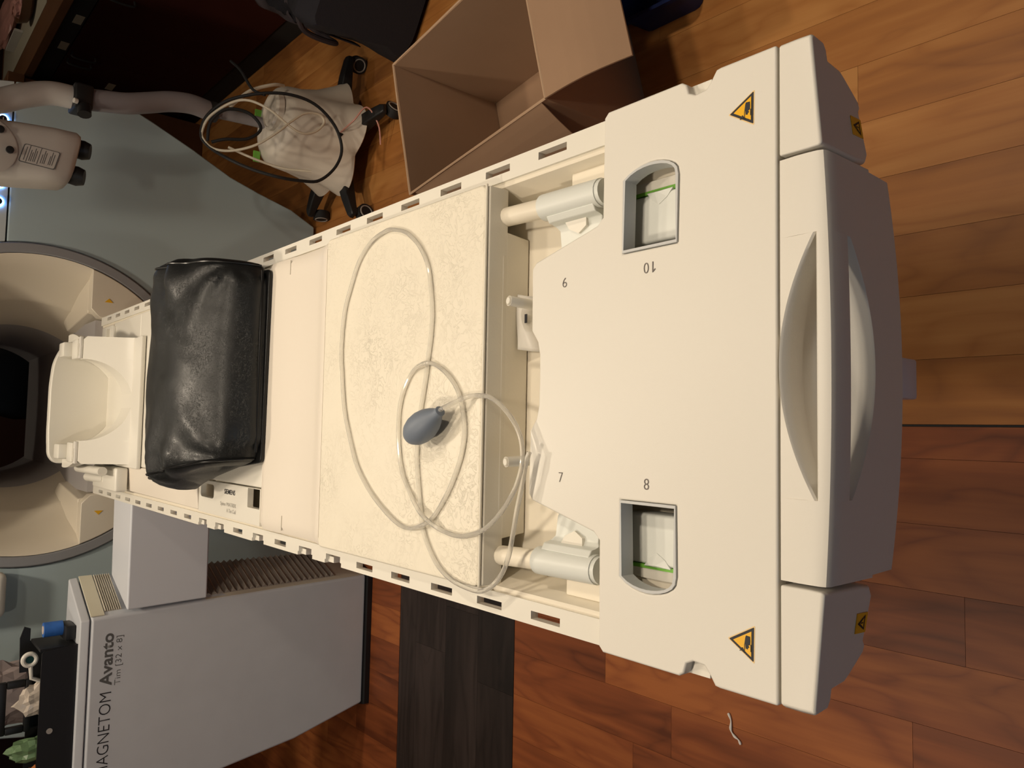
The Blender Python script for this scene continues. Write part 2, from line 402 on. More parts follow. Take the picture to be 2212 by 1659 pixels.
# foot-end cover with two socket windows
half = [(0, 0.6895), (0.030, 0.690), (0.047, 0.694), (0.062, 0.705), (0.139, 0.706), (0.147, 0.699), (0.174, 0.597), (0.182, 0.588),
        (0.297, 0.587), (0.303, 0.581), (0.303, 0.479), (0.299, 0.473), (0.289, 0.470), (0.285, 0.462), (0.286, 0.449), (0.293, 0.443), (0.302, 0.437), (0.303, 0.431), (0.303, 0.3708)]
outline = half + [(-x, y) for x, y in reversed(half)][:-1]
win = [(0.135, 0.557), (0.135, 0.483), (0.207, 0.4815), (0.2145, 0.4830), (0.2195, 0.4870), (0.2235, 0.4935), (0.2265, 0.5020), (0.2282, 0.5110), (0.2286, 0.5200), (0.2276, 0.5300), (0.2252, 0.5400), (0.2216, 0.5490), (0.2165, 0.5568)]
winl = [(-x, y) for x, y in reversed(win)]
cov = obj('foot_cover', plate(outline, [win, winl], 0.8455, 0.862), M['shell'], T, bevel=0.0028, seg=3, angle=50)
skirt_in = [(x*0.972, 0.53+(y-0.53)*0.965) for x, y in outline]
obj('cover_skirt', plate(outline, [skirt_in], 0.8000, 0.8452), M['shell_smooth'], T)
obj('foot_cover_base', bx(-0.296, 0.296, 0.374, 0.58, 0.765, 0.7995), M['shell_smooth'], T, bevel=0.004)
def offset_poly(pts, d):
    c = Vector((sum(p[0] for p in pts)/len(pts), sum(p[1] for p in pts)/len(pts)))
    return [tuple(Vector(p)+(c-Vector(p)).normalized()*d) for p in pts]
for s in (1, -1):
    w_ = win if s > 0 else winl
    fr = obj('socket_frame', plate(offset_poly(w_, 0.0003), [offset_poly(w_, 0.0036)], 0.8440, 0.8633), M['window'], T)
    # plug seated in the window
    g = bpy.data.objects.new('socket_plug', None)
    a, b = sorted((s*0.150, s*0.2055))
    pg = obj('socket_plug', rbox(a, b, 0.478, 0.5735, 0.8005, 0.8315, 0.004, 3), M['plug'], T, smooth=True)
    a, b = sorted((s*0.2057, s*0.2097)); obj('green_line', bx(a, b, 0.478, 0.5705, 0.8005, 0.8312), M['green'], pg)
    a, b = sorted((s*0.2098, s*0.2205)); obj('latch_body', bx(a, b, 0.478, 0.5705, 0.8005, 0.8300), M['shell_smooth'], pg)
    a, b = sorted((s*0.2212, s*0.240)); obj('latch_sill', bx(a, b, 0.478, 0.5705, 0.8005, 0.8275), M['ivory'], pg)
    tri = [(s*0.2068, 0.512), (s*0.2068, 0.548), (s*0.198, 0.541), (s*0.1915, 0.531), (s*0.198, 0.520)]
    bm = nb(); top = [bm.verts.new((x, y, 0.8322)) for x, y in tri]; pk = bm.verts.new((s*0.2045, 0.530, 0.8365)); bot = [bm.verts.new((x, y, 0.828)) for x, y in tri]
    for i in range(5):
        bm.faces.new((top[i], top[(i+1) % 5], pk)); bm.faces.new((top[i], bot[i], bot[(i+1) % 5], top[(i+1) % 5]))
    bm.faces.new(bot); obj('finger_grip', bm, M['plug'], pg)
# printed socket numbers
for s_, x, y, w, h, flip in (('9', 0.115, 0.647, 0.007, 0.0115, 1), ('0', 0.114, 0.5235, 0.0066, 0.0115, 1), ('7', -0.116, 0.649, 0.0065, 0.0115, 0), ('8', -0.116, 0.521, 0.0065, 0.0115, 0)):
    if flip: O = (x+h/2, y-w/2, 0.8621); ux, uy = (0, 1, 0), (-1, 0, 0)
    else: O = (x-h/2, y+w/2, 0.8621); ux, uy = (0, -1, 0), (1, 0, 0)
    text('socket_number', s_, O, ux, uy, w, h, M['ink'], cov, bold=-0.016)
one = [(0.0, 0.0), (0.0012, 0.0), (0.0012, 0.0115), (0.0003, 0.0115), (-0.0030, 0.0085), (-0.0022, 0.0077), (0.0, 0.0098)]
obj('socket_number', prism([(0.114+0.00575-v, 0.5140+u) for u, v in one], 'z', 0.8618, 0.8627), M['ink'], cov)
# crush-hazard stickers
def flat(pts, z, dz=0.0003): return prism(pts, 'z', z, z+dz)
for dx in (0, -0.504):
    A, B_, C_ = Vector((0.2505, 0.4215)), Vector((0.2665, 0.3940)), Vector((0.2335, 0.3945)); ctr = (A+B_+C_)/3
    def sh(k): return [tuple((p-ctr)*k+ctr+Vector((dx, 0))) for p in (A, B_, C_)]
    st = obj('warning_sticker', flat(round_poly(sh(1.06), 0.002), 0.8619), M['yellow_edge'], T)
    obj('border', flat(round_poly(sh(0.95), 0.001), 0.86225), M['ink_dark'], st)
    obj('field', flat(sh(0.70), 0.8626), M['yellow'], st)
    def pic(pts): # coordinates inside the sign: u along +x (towards picture top), v along -y
        return [(0.2335+dx+u*0.033, 0.4215-v*0.0275) for u, v in pts]
    hand = [(0.71, 0.70), (0.70, 0.85), (0.58, 0.86), (0.47, 0.85), (0.45, 0.78), (0.40, 0.82), (0.385, 0.78), (0.34, 0.76), (0.335, 0.735), (0.36, 0.72), (0.34, 0.69), (0.47, 0.67), (0.45, 0.635), (0.55, 0.655), (0.66, 0.675)]
    obj('pictogram', flat(pic(hand), 0.86295), M['ink_dark'], st)
    obj('pictogram', flat(pic([(0.46, 0.63), (0.46, 0.652), (0.23, 0.652), (0.23, 0.63)]), 0.86295), M['ink_dark'], st)
    obj('pictogram', flat(pic([(0.48, 0.868), (0.48, 0.888), (0.29, 0.888), (0.29, 0.868)]), 0.86295), M['ink_dark'], st)
    obj('pictogram', flat(pic([(0.27, 0.45), (0.305, 0.56), (0.355, 0.53), (0.36, 0.57), (0.31, 0.615), (0.255, 0.59), (0.255, 0.555), (0.285, 0.56), (0.25, 0.46)]), 0.86295), M['ink_dark'], st)
# foot-end grip: middle piece with hand hole and two corner pieces
def yf(x): return 0.3195 + 0.165*x*x
def zb(x): return 0.719 + 0.45*x*x
HW = 0.1185
def grip_section(x, hole):
    y0 = yf(x); b = zb(x) if abs(x) < 0.1885 else 0.775
    if hole:
        k = max(0.0, 1-(x/HW)**2); yb = 0.3335+0.0335*k; zl = 0.8255-0.0435*k
        p0, p1, p2 = Vector((y0+0.0005, zl)), Vector((yb-0.003*k, zl+0.014*k)), Vector((yb, 0.860))
        P = [(yb+0.002, 0.8622), (yb, 0.860)]
        for t in (0.75, 0.5, 0.25):
            q = (1-t)**2*p0+2*t*(1-t)*p1+t*t*p2; P.append((q.x, q.y))
        P += [(y0+0.0005, zl), (y0-0.0012, zl-0.002)]
    else:
        P = [(0.352, 0.8622), (0.340, 0.8622), (y0+0.006, 0.8615), (y0+0.0015, 0.8595), (y0-0.0005, 0.855), (y0-0.001, 0.84), (y0-0.0012, 0.8255)]
    P = [(0.3685, 0.8605)] + P + [(y0-0.002, b+0.004), (y0+0.004, b), (0.368, b)]
    return [(x, y, z) for y, z in P]
xs = [0.1185+0.0615*i/6 for i in range(7)]+[0.188, 0.189, 0.1915]
bm = loft([grip_section(x, False) for x in xs])
loft([grip_section(-x, False) for x in reversed(xs)], bm=bm)
loft([grip_section(-HW+2*HW*i/48, True) for i in range(49)], bm=bm)
bar = []
for i in range(21):
    x = -HW+2*HW*i/20; y0 = yf(x)
    bar.append([(x, 0.3335, 0.8605), (x, 0.332, 0.862), (x, y0+0.006, 0.8615), (x, y0+0.0015, 0.8595), (x, y0-0.0005, 0.855), (x, y0-0.0012, 0.829), (x, y0+0.002, 0.8255), (x, 0.331, 0.8255), (x, 0.3335, 0.828)])
loft(bar, bm=bm)
grip = obj('grip_end', bm, M['shell'], T, smooth=True)
for s in (1, -1):
    cpts = [(0.1955, 0.862), (0.300, 0.862), (0.3035, 0.856), (0.302, 0.838), (0.296, 0.834), (0.286, 0.833), (0.284, 0.810), (0.279, 0.801), (0.263, 0.777), (0.257, 0.7745), (0.252, 0.7785), (0.208, 0.769), (0.199, 0.775), (0.197, 0.795)]
    secs = []
    for t, ins in ((0.3685, 0), (0.350, 0), (0.340, 0.0005), (0.3365, 0.002)):
        sec = []
        for x, z in cpts:
            yo = 0.0 if t > 0.36 else (x-0.30)*0.085
            zz = min(z, 0.862-ins*0.8)
            sec.append((s*(x-ins*(1 if x > 0.25 else -1)), t+yo, zz))
        secs.append(sec)
    cn = obj('grip_corner', loft(secs), M['shell'], T, bevel=0.002, seg=2, angle=55)
    def yy(x): return 0.3365+(abs(x)-0.30)*0.085-0.0009
    st = nb(); q = [(0.224, 0.776), (0.242, 0.779), (0.241, 0.799), (0.223, 0.797)]
    vs = [[st.verts.new((s*x, yy(x)+d, z)) for x, z in q] for d in (0, 0.0008)]
    st.faces.new(vs[0]); st.faces.new(vs[1][::-1])
    for i in range(4): st.faces.new((vs[0][i], vs[0][(i+1) % 4], vs[1][(i+1) % 4], vs[1][i]))
    sk = obj('small_warning_sticker', st, M['yellow'], T)
    b2 = nb(); tq = [(0.2325, 0.796), (0.2255, 0.781), (0.2395, 0.783)]
    ti = [(0.2325, 0.7915), (0.2280, 0.7828), (0.2370, 0.7842)]
    vo = [b2.verts.new((s*x, yy(x)-0.0003, z)) for x, z in tq]; vi = [b2.verts.new((s*x, yy(x)-0.0003, z)) for x, z in ti]
    for i in range(3): b2.faces.new((vo[i], vo[(i+1) % 3], vi[(i+1) % 3], vi[i]))
    b2.faces.new([b2.verts.new((s*x, yy(x)-0.0003, z)) for x, z in ((0.2320, 0.790), (0.2330, 0.790), (0.2330, 0.785), (0.2320, 0.785))])
    obj('symbol', b2, M['ink_dark'], sk)
obj('grip_foot', rbox(-0.0225, 0.0195, 0.328, 0.36, 0.660, 0.716, 0.003, 2), M['arm'], T, smooth=True)
obj('grip_bracket', rbox(-0.036, 0.075, 0.333, 0.362, 0.694, 0.7255, 0.003, 2), M['window'], T, smooth=True)
# bright blocks on the tray beside the rails and the two side connectors
for s in (1, -1):
    a, b = sorted((s*0.226, s*0.259)); obj('rail_block', rbox(a, b, 0.575, 0.668, 0.7985, 0.832, 0.002, 2), M['ivory'], T, smooth=True)
    cyl = tube([(s*0.2195, 0.606, 0.8425), (s*0.2215, 0.704, 0.8425)], 0.0172, 20)
    k = obj('side_connector', cyl, M['plug'], T, smooth=True)
    obj('end_disc', tube([(s*0.2193, 0.600, 0.8425), (s*0.2195, 0.6062, 0.8425)], 0.0158, 20), M['plug'], k, smooth=True)
    obj('cable_sleeve', tube([(s*0.2215, 0.704, 0.8425), (s*0.228, 0.81, 0.8375)], 0.0128, 16), M['ivory'], k, smooth=True)
    sad = []
    for x, z in ((0.206, 0.853), (0.198, 0.848), (0.196, 0.836), (0.190, 0.832), (0.168, 0.829), (0.160, 0.826)):
        w = 0.040 if x > 0.193 else 0.036
        yc = 0.652
        sad.append([(s*x, yc-w, z), (s*x, yc+w, z), (s*x, yc+w-0.002, 0.802), (s*x, yc-w+0.002, 0.802)])
    obj('connector_body', loft(sad), M['plug'], k, bevel=0.0015)
    bm = nb(); tri = [(0.1995, 0.634), (0.1995, 0.672), (0.188, 0.667), (0.181, 0.653), (0.188, 0.638)]
    top = [bm.verts.new((s*x, y, 0.834+(x-0.181)*0.35)) for x, y in tri]; bot = [bm.verts.new((s*x, y, 0.825)) for x, y in tri]
    for i in range(5): bm.faces.new((top[i], bot[i], bot[(i+1) % 5], top[(i+1) % 5]))
    bm.faces.new(top); bm.faces.new(bot); obj('finger_grip', bm, M['shell_smooth'], k)
    peg = obj('latch_peg', tube([(s*0.098, 0.7215, 0.8005), (s*0.1015, 0.7330, 0.876)], 0.0066, 16), M['shell_smooth'], T, smooth=True)
    a_ = Vector((s*0.1015, 0.7330, 0.876)); d_ = (a_-Vector((s*0.098, 0.7215, 0.8005))).normalized()
    obj('peg_ring', tube([a_-d_*0.001, a_+d_*0.0008], 0.0058, 16), M['bellow'], peg)
    obj('peg_ring', tube([a_-d_*0.001, a_+d_*0.0014], 0.0042, 16), M['shell_smooth'], peg)
# head-end fittings
for s in (1, -1):
    obj('head_socket', rbox(min(s*0.195, s*0.262), max(s*0.195, s*0.262), 2.76, 2.90, 0.7985, 0.853, 0.004, 2), M['shell_smooth'], T, smooth=True)
    for yy_ in (2.70, 2.80):
        obj('socket_divider', bx(min(s*0.20, s*0.25), max(s*0.20, s*0.25), yy_, yy_+0.012, 0.853, 0.862), M['shell_smooth'], T)

# ------------------------------------------------------------------ textured mattress on the tray
MT = thing('foam_mattress', 'creased cream vinyl mattress pad with the clear tubing on it', 'mattress', (0, 1.0, 0.801))
def slab(x0, x1, y0, y1, z0, z1, r, nx=24, ny=24, f=None):
    bm = rbox(x0, x1, y0, y1, z0, z1, r, 4); return bm
mp = [(-0.2665, 0.788), (0.2665, 0.788), (0.2685, 1.234), (-0.2685, 1.234)]
bm = prism(round_poly(mp, 0.012), 'z', 0.8475, 0.8735)
obj('top_pad', bm, M['leather'], MT, bevel=0.004)
lp = [(-0.175, 0.7815), (0.175, 0.7815), (0.205, 0.790), (0.212, 0.845), (0.246, 0.85), (0.246, 1.23), (-0.246, 1.23), (-0.246, 0.85), (-0.212, 0.845), (-0.205, 0.790)]
obj('lower_pad', prism(round_poly(lp, 0.008), 'z', 0.801, 0.847), M['vinyl_side'], MT, bevel=0.003)
fp = [(-0.264, 0.7850), (0.264, 0.7850), (0.264, 0.790), (-0.264, 0.790)]
obj('front_flap', loft([[(-0.2635, 0.7885, 0.870), (0.2635, 0.7885, 0.870), (0.2635, 0.784, 0.868), (-0.2635, 0.784, 0.868)],
                       [(-0.2635, 0.7885, 0.840), (0.2635, 0.7885, 0.840), (0.2635, 0.7815, 0.838), (-0.2635, 0.7815, 0.838)]]), M['vinyl_side'], MT, bevel=0.0015)
obj('front_panel', loft([[(-0.205, 0.789, 0.842), (0.205, 0.789, 0.842), (0.205, 0.7815, 0.840), (-0.205, 0.7815, 0.840)],
                        [(-0.200, 0.789, 0.8015), (0.200, 0.789, 0.8015), (0.200, 0.7795, 0.8015), (-0.200, 0.7795, 0.8015)]]), M['vinyl_side'], MT, bevel=0.0015)
obj('piping', tube(cr([(-0.2655, 0.7875, 0.8715), (-0.1, 0.7868, 0.8722), (0.1, 0.7868, 0.8722), (0.2655, 0.7875, 0.8715)], 6), 0.0019, 8), M['vinyl_side'], MT, smooth=True)
tg = nb(); rows = []
for i in range(13):
    t = i/12; x = 0.122-0.075*t
    dy = 0.006*math.sin(t*5); rows.append([(x, 0.778+dy*0.3, 0.822), (x-0.003, 0.765+dy, 0.816+0.006*math.sin(t*4)), (x-0.004, 0.752+dy, 0.806)])
lt = obj('care_tag', loft(rows, closed=False, bm=tg), M['white_plastic'], MT, smooth=True)
tg2 = lt.modifiers.new('thick', 'SOLIDIFY'); tg2.thickness = 0.0006
obj('tag_print', bx(0.082, 0.094, 0.7605, 0.7655, 0.8195, 0.8200), M['ink_dark'], lt)

# ------------------------------------------------------------------ spine coil
SC = thing('spine_coil', 'cream spine coil slab with smooth top under the black cushion', 'medical coil', (0, 1.9, 0.801))
rows = []
for j in range(25):
    y = 1.2385+(1.512-1.2385)*j/24; row = []
    for i in range(41):
        x = -0.2665+0.533*i/40
        t = (y-1.2385)/(1.512-1.2385)
        z = 0.8675 + 0.0055*math.exp(-((t-0.03)/0.06)**2) - 0.006*math.exp(-((t-0.35)/0.3)**2) - 0.010*max(0, (t-0.9)/0.1)**2
        z -= 0.006*max(0, (abs(x)-0.255)/0.0115)**2
        row.append((x, y, z))
    rows.append(row)
bm = nb(); loft(rows, closed=False, bm=bm)
for e in list(bm.edges): pass
ret = bmesh.ops.extrude_face_region(bm, geom=list(bm.faces)); vs = [v for v in ret['geom'] if isinstance(v, bmesh.types.BMVert)]
for v in vs: v.co.z = 0.806; v.co.x *= 0.925
obj('cover_pad', bm, M['vinyl_smooth'], SC, smooth=True)
for s in (1, -1):   # little position marks printed on the pad
    obj('position_mark', bx(s*0.246-0.014, s*0.246+0.014, 1.400-0.0008, 1.400+0.0008, 0.8635, 0.8652), M['bellow'], SC)
obj('center_body', loft([[(-0.188, 1.513, 0.803), (-0.188, 1.513, 0.858), (0.262, 1.513, 0.858), (0.246, 1.513, 0.803)],
                        [(-0.185, 2.40, 0.803), (-0.185, 2.40, 0.864), (0.262, 2.40, 0.864), (0.246, 2.40, 0.803)]]), M['shell_smooth'], SC, bevel=0.004)
led_out = [(-0.2645, 1.5135), (-0.190, 1.5135), (-0.190, 1.868), (-0.2645, 1.868)]
pk1 = round_poly([(-0.229, 1.772), (-0.198, 1.772), (-0.198, 1.857), (-0.229, 1.857)], 0.010)
pk2 = round_poly([(-0.231, 1.5165), (-0.1915, 1.5165), (-0.1915, 1.579), (-0.231, 1.579)], 0.003)
led = obj('label_ledge', plate(led_out, [pk1, pk2], 0.8465, 0.860), M['shell_smooth'], SC, bevel=0.001)
obj('ledge_base', bx(-0.2475, -0.1895, 1.514, 1.868, 0.803, 0.8215), M['bellow'], SC)
ux, uy = (0, -1, 0), (1, 0, 0)
text('lettering', 'SIEMENS', (-0.2125, 1.707, 0.8600), ux, uy, 0.062, 0.0105, M['ink_dark'], led, bold=0.012)
text('lettering', 'Spine MATRIX', (-0.2415, 1.728, 0.8600), ux, uy, 0.090, 0.011, M['ink_pale'], led)
text('lettering', 'A Tim Coil', (-0.2520, 1.690, 0.8600), ux, uy, 0.052, 0.0085, M['ink_pale'], led)
obj('rear_body', loft([[(-0.2465, 1.878, 0.803), (-0.2635, 1.878, 0.858), (-0.186, 1.878, 0.866), (-0.186, 1.878, 0.803)],
                      [(-0.2465, 2.72, 0.803), (-0.2610, 2.72, 0.858), (-0.186, 2.72, 0.864), (-0.186, 2.72, 0.803)]]), M['vinyl_smooth'], SC, bevel=0.004)
obj('head_plate', loft([[(-0.184, 2.402, 0.803), (-0.184, 2.402, 0.864), (0.262, 2.402, 0.864), (0.246, 2.402, 0.803)],
                       [(-0.184, 2.72, 0.803), (-0.184, 2.72, 0.858), (0.262, 2.72, 0.858), (0.246, 2.72, 0.803)]]), M['shell_smooth'], SC, bevel=0.004)

# ------------------------------------------------------------------ black knee cushion
def cpx(u, y):   # plan outline: slightly wider towards the head end
    xl = -0.122-(y-1.49)*0.165; xr = 0.258+(y-1.49)*0.055
    return xl+(u+0.5)*(xr-xl)
KC = thing('knee_cushion', 'shiny wrinkled black leatherette knee cushion lying across the table', 'cushion', (0.05, 1.68, 0.868))
ctrl = [(1.492, 0.8705), (1.484, 0.886), (1.488, 0.910), (1.515, 0.955), (1.575, 0.990), (1.66, 1.008), (1.74, 1.010), (1.82, 0.998), (1.872, 0.968), (1.892, 0.925), (1.888, 0.890), (1.876, 0.8705), (1.80, 0.8690), (1.68, 0.8690), (1.57, 0.8690)]
prf = [(p.x, p.y) for p in cr([(a, b, 0) for a, b in ctrl], 6, True)]
XA, XB = -0.5, 0.5; NX = 90; secs = []
cy, cz = 1.69, 0.935
for i in range(NX+1):
    t = i/NX; x = XA+(XB-XA)*t; e = min(t, 1-t)*0.5
    sc = 1.0 if e > 0.055 else 0.90+0.10*math.sin(e/0.055*math.pi/2)
    sec = []
    for j, (y, z) in enumerate(prf):
        a = math.atan2(z-cz, y-cy); top = max(0, (z-0.89)/0.12)
        w = 0.0
        for (u0, side, fr, am) in ((0.0, 1, 26, 0.0060), (1.0, -1, 23, 0.0065)):
            d = abs(t-u0)
            w += am*math.exp(-(d/0.16)**2)*math.sin(fr*y*2.1+4*d+3*u0)*(1+0.6*math.sin(7*y+2))
        w += 0.004*math.exp(-((y-1.60-(t-0.5)*0.35)/0.035)**2)*math.exp(-((t-0.72)/0.16)**2)
        w -= 0.005*math.exp(-((y-1.56-(t-0.5)*0.35)/0.03)**2)*math.exp(-((t-0.74)/0.15)**2)
        for (ct, cyy, ph, am) in ((0.0, 1.50, 0.4, 0.0075), (1.0, 1.50, 1.7, 0.0085), (0.0, 1.86, 2.2, 0.004), (1.0, 1.86, 0.9, 0.004)):
            dx_, dy_ = (t-ct)*0.42, y-cyy; dd = math.hypot(dx_, dy_); an = math.atan2(dy_, abs(dx_)+1e-6)
            w += am*math.exp(-(dd/0.17)**2)*min(1, dd/0.04)*math.sin(8.5*an+ph+dd*9)
        w += 0.0045*noise.noise((x*4+y*5, y*9-x*3, 1.3))+0.0022*noise.noise((x*9+y*8, y*22-x*8, 4.1))
        yy = cy+(y-cy)*sc+w*top*math.cos(a); zz = cz+(z-cz)*(sc if z > cz else 1)+w*top*math.sin(a)
        bulge = 0.013*(1-((2*t-1)**2))*0
        sec.append((cpx(x, yy), yy, max(zz, 0.8688)))
    secs.append(sec)
# rounded ends
def shrink(sec, x, k):
    return [(cpx(math.copysign(0.5, x), y)+math.copysign(abs(x)-0.5, x), cy+(y-cy)*k, max(0.8688, cz-0.01+(z-cz+0.01)*k)) for _, y, z in sec]
front = [shrink(secs[0], XA-d, k) for d, k in ((0.022, 0.45), (0.0205, 0.62), (0.017, 0.78), (0.010, 0.92))]
back = [shrink(secs[-1], XB+d, k) for d, k in ((0.010, 0.92), (0.017, 0.78), (0.0205, 0.62), (0.022, 0.45))]
obj('cushion_body', loft(front+secs+back), M['cushion'], KC, smooth=True)
for k_, x in ((0, XA-0.004), (-1, XB+0.004)):
    s_ = secs[k_]; path = [Vector((p[0]+math.copysign(0.004, x), cy+(p[1]-cy)*0.985, cz+(p[2]-cz)*0.985+0.001)) for p in s_[3:]]
    obj('end_piping', tube(path, 0.0024, 6), M['piping'], KC, smooth=True)
obj('front_piping', tube(cr([(cpx(-0.48, 1.49), 1.4875, 0.884), (0.0, 1.484, 0.885), (0.15, 1.483, 0.885), (cpx(0.48, 1.49), 1.4875, 0.884)], 8), 0.0028, 8), M['piping'], KC, smooth=True)
obj('base_pad', prism(round_poly([(-0.135, 1.482), (0.252, 1.474), (0.285, 1.90), (-0.185, 1.905)], 0.012), 'z', 0.8682, 0.8755), M['piping'], KC, bevel=0.002)

# ------------------------------------------------------------------ squeeze bulb with clear tubing
AB = thing('squeeze_bulb', 'blue-grey rubber squeeze bulb with looped clear tubing on the mattress', 'alarm bulb', (-0.06, 0.89, 0.874))
ax = (Vector((-0.036, 0.838, 0)) - Vector((-0.0755, 0.9215, 0))).normalized(); c0 = Vector((-0.0755, 0.9215, 0.8965))
pf = [(0.0, 0.0006), (0.0025, 0.008), (0.008, 0.0152), (0.018, 0.0205), (0.030, 0.0232), (0.043, 0.0232), (0.056, 0.0205), (0.067, 0.0160), (0.075, 0.0118), (0.080, 0.0085), (0.0835, 0.0078), (0.088, 0.0078), (0.089, 0.0055)]
obj('bulb', tube([c0+ax*a+Vector((0, 0, 0.004*a/0.09)) for a, _ in pf], [r*0.92 for _, r in pf], 28), M['bulb'], AB, smooth=True)
# the tube lies on the pad, rides up where it crosses itself and arches past the front edge
path = [(-0.0385, 0.8440, 0.9002), (-0.0335, 0.8340, 0.9005), (-0.0195, 0.8069, 0.8830), (-0.0171, 0.7885, 0.8780), (-0.0212, 0.7597, 0.8795), (-0.0352, 0.7339, 0.8795), (-0.0540, 0.7130, 0.8795), (-0.0739, 0.7011, 0.8795), (-0.0946, 0.6936, 0.8835), (-0.1144, 0.6975, 0.8835), (-0.1391, 0.7104, 0.8835), (-0.1664, 0.7388, 0.8795), (-0.1873, 0.7667, 0.8795), (-0.1987, 0.7985, 0.8772), (-0.2037, 0.8284, 0.8772), (-0.2007, 0.8613, 0.8772), (-0.1924, 0.8803, 0.8835), (-0.1786, 0.9100, 0.8835), (-0.1548, 0.9452, 0.8772), (-0.1289, 0.9651, 0.8772), (-0.0979, 0.9761, 0.8772), (-0.0630, 0.9801, 0.8772), (-0.0271, 0.9771, 0.8772), (0.0039, 0.9622, 0.8772), (0.0238, 0.9412, 0.8772), (0.0309, 0.9080, 0.8835), (0.0298, 0.8933, 0.8772), (0.0168, 0.8643, 0.8772), (-0.0071, 0.8364, 0.8772), (-0.0361, 0.8224, 0.8772), (-0.0640, 0.8174, 0.8772), (-0.0929, 0.8224, 0.8772), (-0.1249, 0.8374, 0.8772), (-0.1548, 0.8574, 0.8772), (-0.1838, 0.8843, 0.8772), (-0.1964, 0.9011, 0.8835), (-0.2057, 0.9432, 0.8772), (-0.2027, 0.9741, 0.8772), (-0.1858, 1.0151, 0.8772), (-0.1598, 1.0590, 0.8772), (-0.1249, 1.0979, 0.8772), (-0.0840, 1.1228, 0.8772), (-0.0331, 1.1458, 0.8772), (0.0268, 1.1578, 0.8772), (0.0668, 1.1628, 0.8772), (0.1266, 1.1568, 0.8772), (0.1686, 1.1388, 0.8772), (0.2125, 1.1109, 0.8772), (0.2374, 1.0739, 0.8772), (0.2464, 1.0310, 0.8772), (0.2434, 1.0041, 0.8772), (0.2314, 0.9701, 0.8772), (0.2065, 0.9372, 0.8772), (0.1745, 0.9142, 0.8772), (0.1386, 0.9043, 0.8772), (0.1037, 0.8993, 0.8772), (0.0697, 0.9013, 0.8772), (0.0428, 0.9063, 0.8772), (0.0158, 0.9103, 0.8772), (-0.0181, 0.9182, 0.8772), (-0.0520, 0.9252, 0.8772), (-0.0860, 0.9292, 0.8772), (-0.1199, 0.9272, 0.8772), (-0.1698, 0.9172, 0.8772), (-0.2027, 0.9093, 0.8772), (-0.2267, 0.8943, 0.8772), (-0.2496, 0.8703, 0.8772), (-0.2636, 0.8374, 0.8772), (-0.2686, 0.8005, 0.8772), (-0.2669, 0.7736, 0.8795), (-0.2559, 0.7498, 0.8795), (-0.2380, 0.7319, 0.8795), (-0.2171, 0.7209, 0.8795), (-0.1962, 0.7150, 0.8795), (-0.1604, 0.7070, 0.8795), (-0.1316, 0.6991, 0.8795), (-0.1028, 0.6921, 0.8795), (-0.0879, 0.6861, 0.8795)]
obj('tubing', tube(cr(path, 5), 0.0031, 10), M['tubing'], AB, smooth=True)

# ------------------------------------------------------------------ head coil at the far end
HC = thing('head_coil', 'white head coil cradle with semicircular opening at the table head', 'medical coil', (0, 2.55, 0.86))
def hw(x, r): return r
# front wall: sloping shell with a round notch
fr, bk = [], []
def front_wall():
    R = 0.118; secs = []
    xs = [-0.184, -0.181, -0.176]+[-0.172+0.05*i/4 for i in range(5)]+[-R*math.cos(math.pi*i/40) for i in range(41)]+[0.122+0.05*i/4 for i in range(5)]+[0.176, 0.181, 0.184]
    for x in xs:
        zt = 0.992-(0.98*math.sqrt(max(0, R*R-x*x)) if abs(x) < R else 0)
        if abs(x) > 0.176: zt -= (abs(x)-0.176)*0.9
        sec = []
        for k in range(9):
            z = 0.866+(zt-0.866)*k/8; t = (z-0.866)/0.126
            sec.append((x+0.004, 2.395+0.085*max(0, t)**0.75, z))
        secs.append(sec+[(x+0.004, 2.515, zt), (x+0.004, 2.515, 0.866)])
    return loft(secs)
obj('front_shell', front_wall(), M['shell_smooth'], HC, smooth=True)
# trough: U profile lofted back
secs = []
for k in range(9):
    y = 2.515+0.165*k/8; R = 0.120+0.018*math.sin(k/8*math.pi*0.6)
    inner = [(0.004+R*math.cos(a), y, 0.995-R*1.02*math.sin(a)) for a in [math.pi*i/28 for i in range(29)]]
    outer = [(0.004+(R+0.02)*math.cos(a)*1.28, y, max(0.866, 0.995-(R+0.02)*1.05*math.sin(a))) for a in [math.pi*(28-i)/28 for i in range(29)]]
    secs.append(inner+outer)
obj('trough', loft(secs), M['shell_smooth'], HC, smooth=True)
# rear wall: taller plate with rounded shoulders
rw = [(-0.187, 0.866), (0.178, 0.866), (0.178, 0.985), (0.165, 1.012), (0.120, 1.030), (0.05, 1.036), (-0.10, 1.036), (-0.165, 1.032), (-0.187, 1.015)]
obj('rear_wall', prism(round_poly(rw, 0.02), 'y', 2.681, 2.715), M['shell_smooth'], HC, bevel=0.004)
for s in (1, -1):
    x = 0.004+s*0.152
    lug = obj('end_plate', rbox(x-0.032, x+0.032, 2.490, 2.512, 0.9925, 1.0005, 0.002, 2), M['white_plastic'], HC, smooth=True)
    obj('slot', bx(x-0.024, x+0.012, 2.499, 2.503, 1.0003, 1.0009), M['bellow'], lug)
    obj('hinge_block', rbox(x-0.022, x+0.022, 2.60, 2.665, 0.985, 1.022, 0.005, 2), M['shell_smooth'], HC, smooth=True)
    obj('hinge_step', rbox(x-0.030, x+0.028, 2.535, 2.60, 0.975, 1.000, 0.004, 2), M['shell_smooth'], HC, smooth=True)
obj('base_plate', rbox(-0.19, 0.188, 2.33, 2.70, 0.8655, 0.878, 0.004, 2), M['shell_smooth'], HC, smooth=True)
obj('cable_tube', tube([(-0.202, 2.70, 0.945), (-0.202, 2.47, 0.93)], 0.013, 14), M['shell_smooth'], HC, smooth=True)
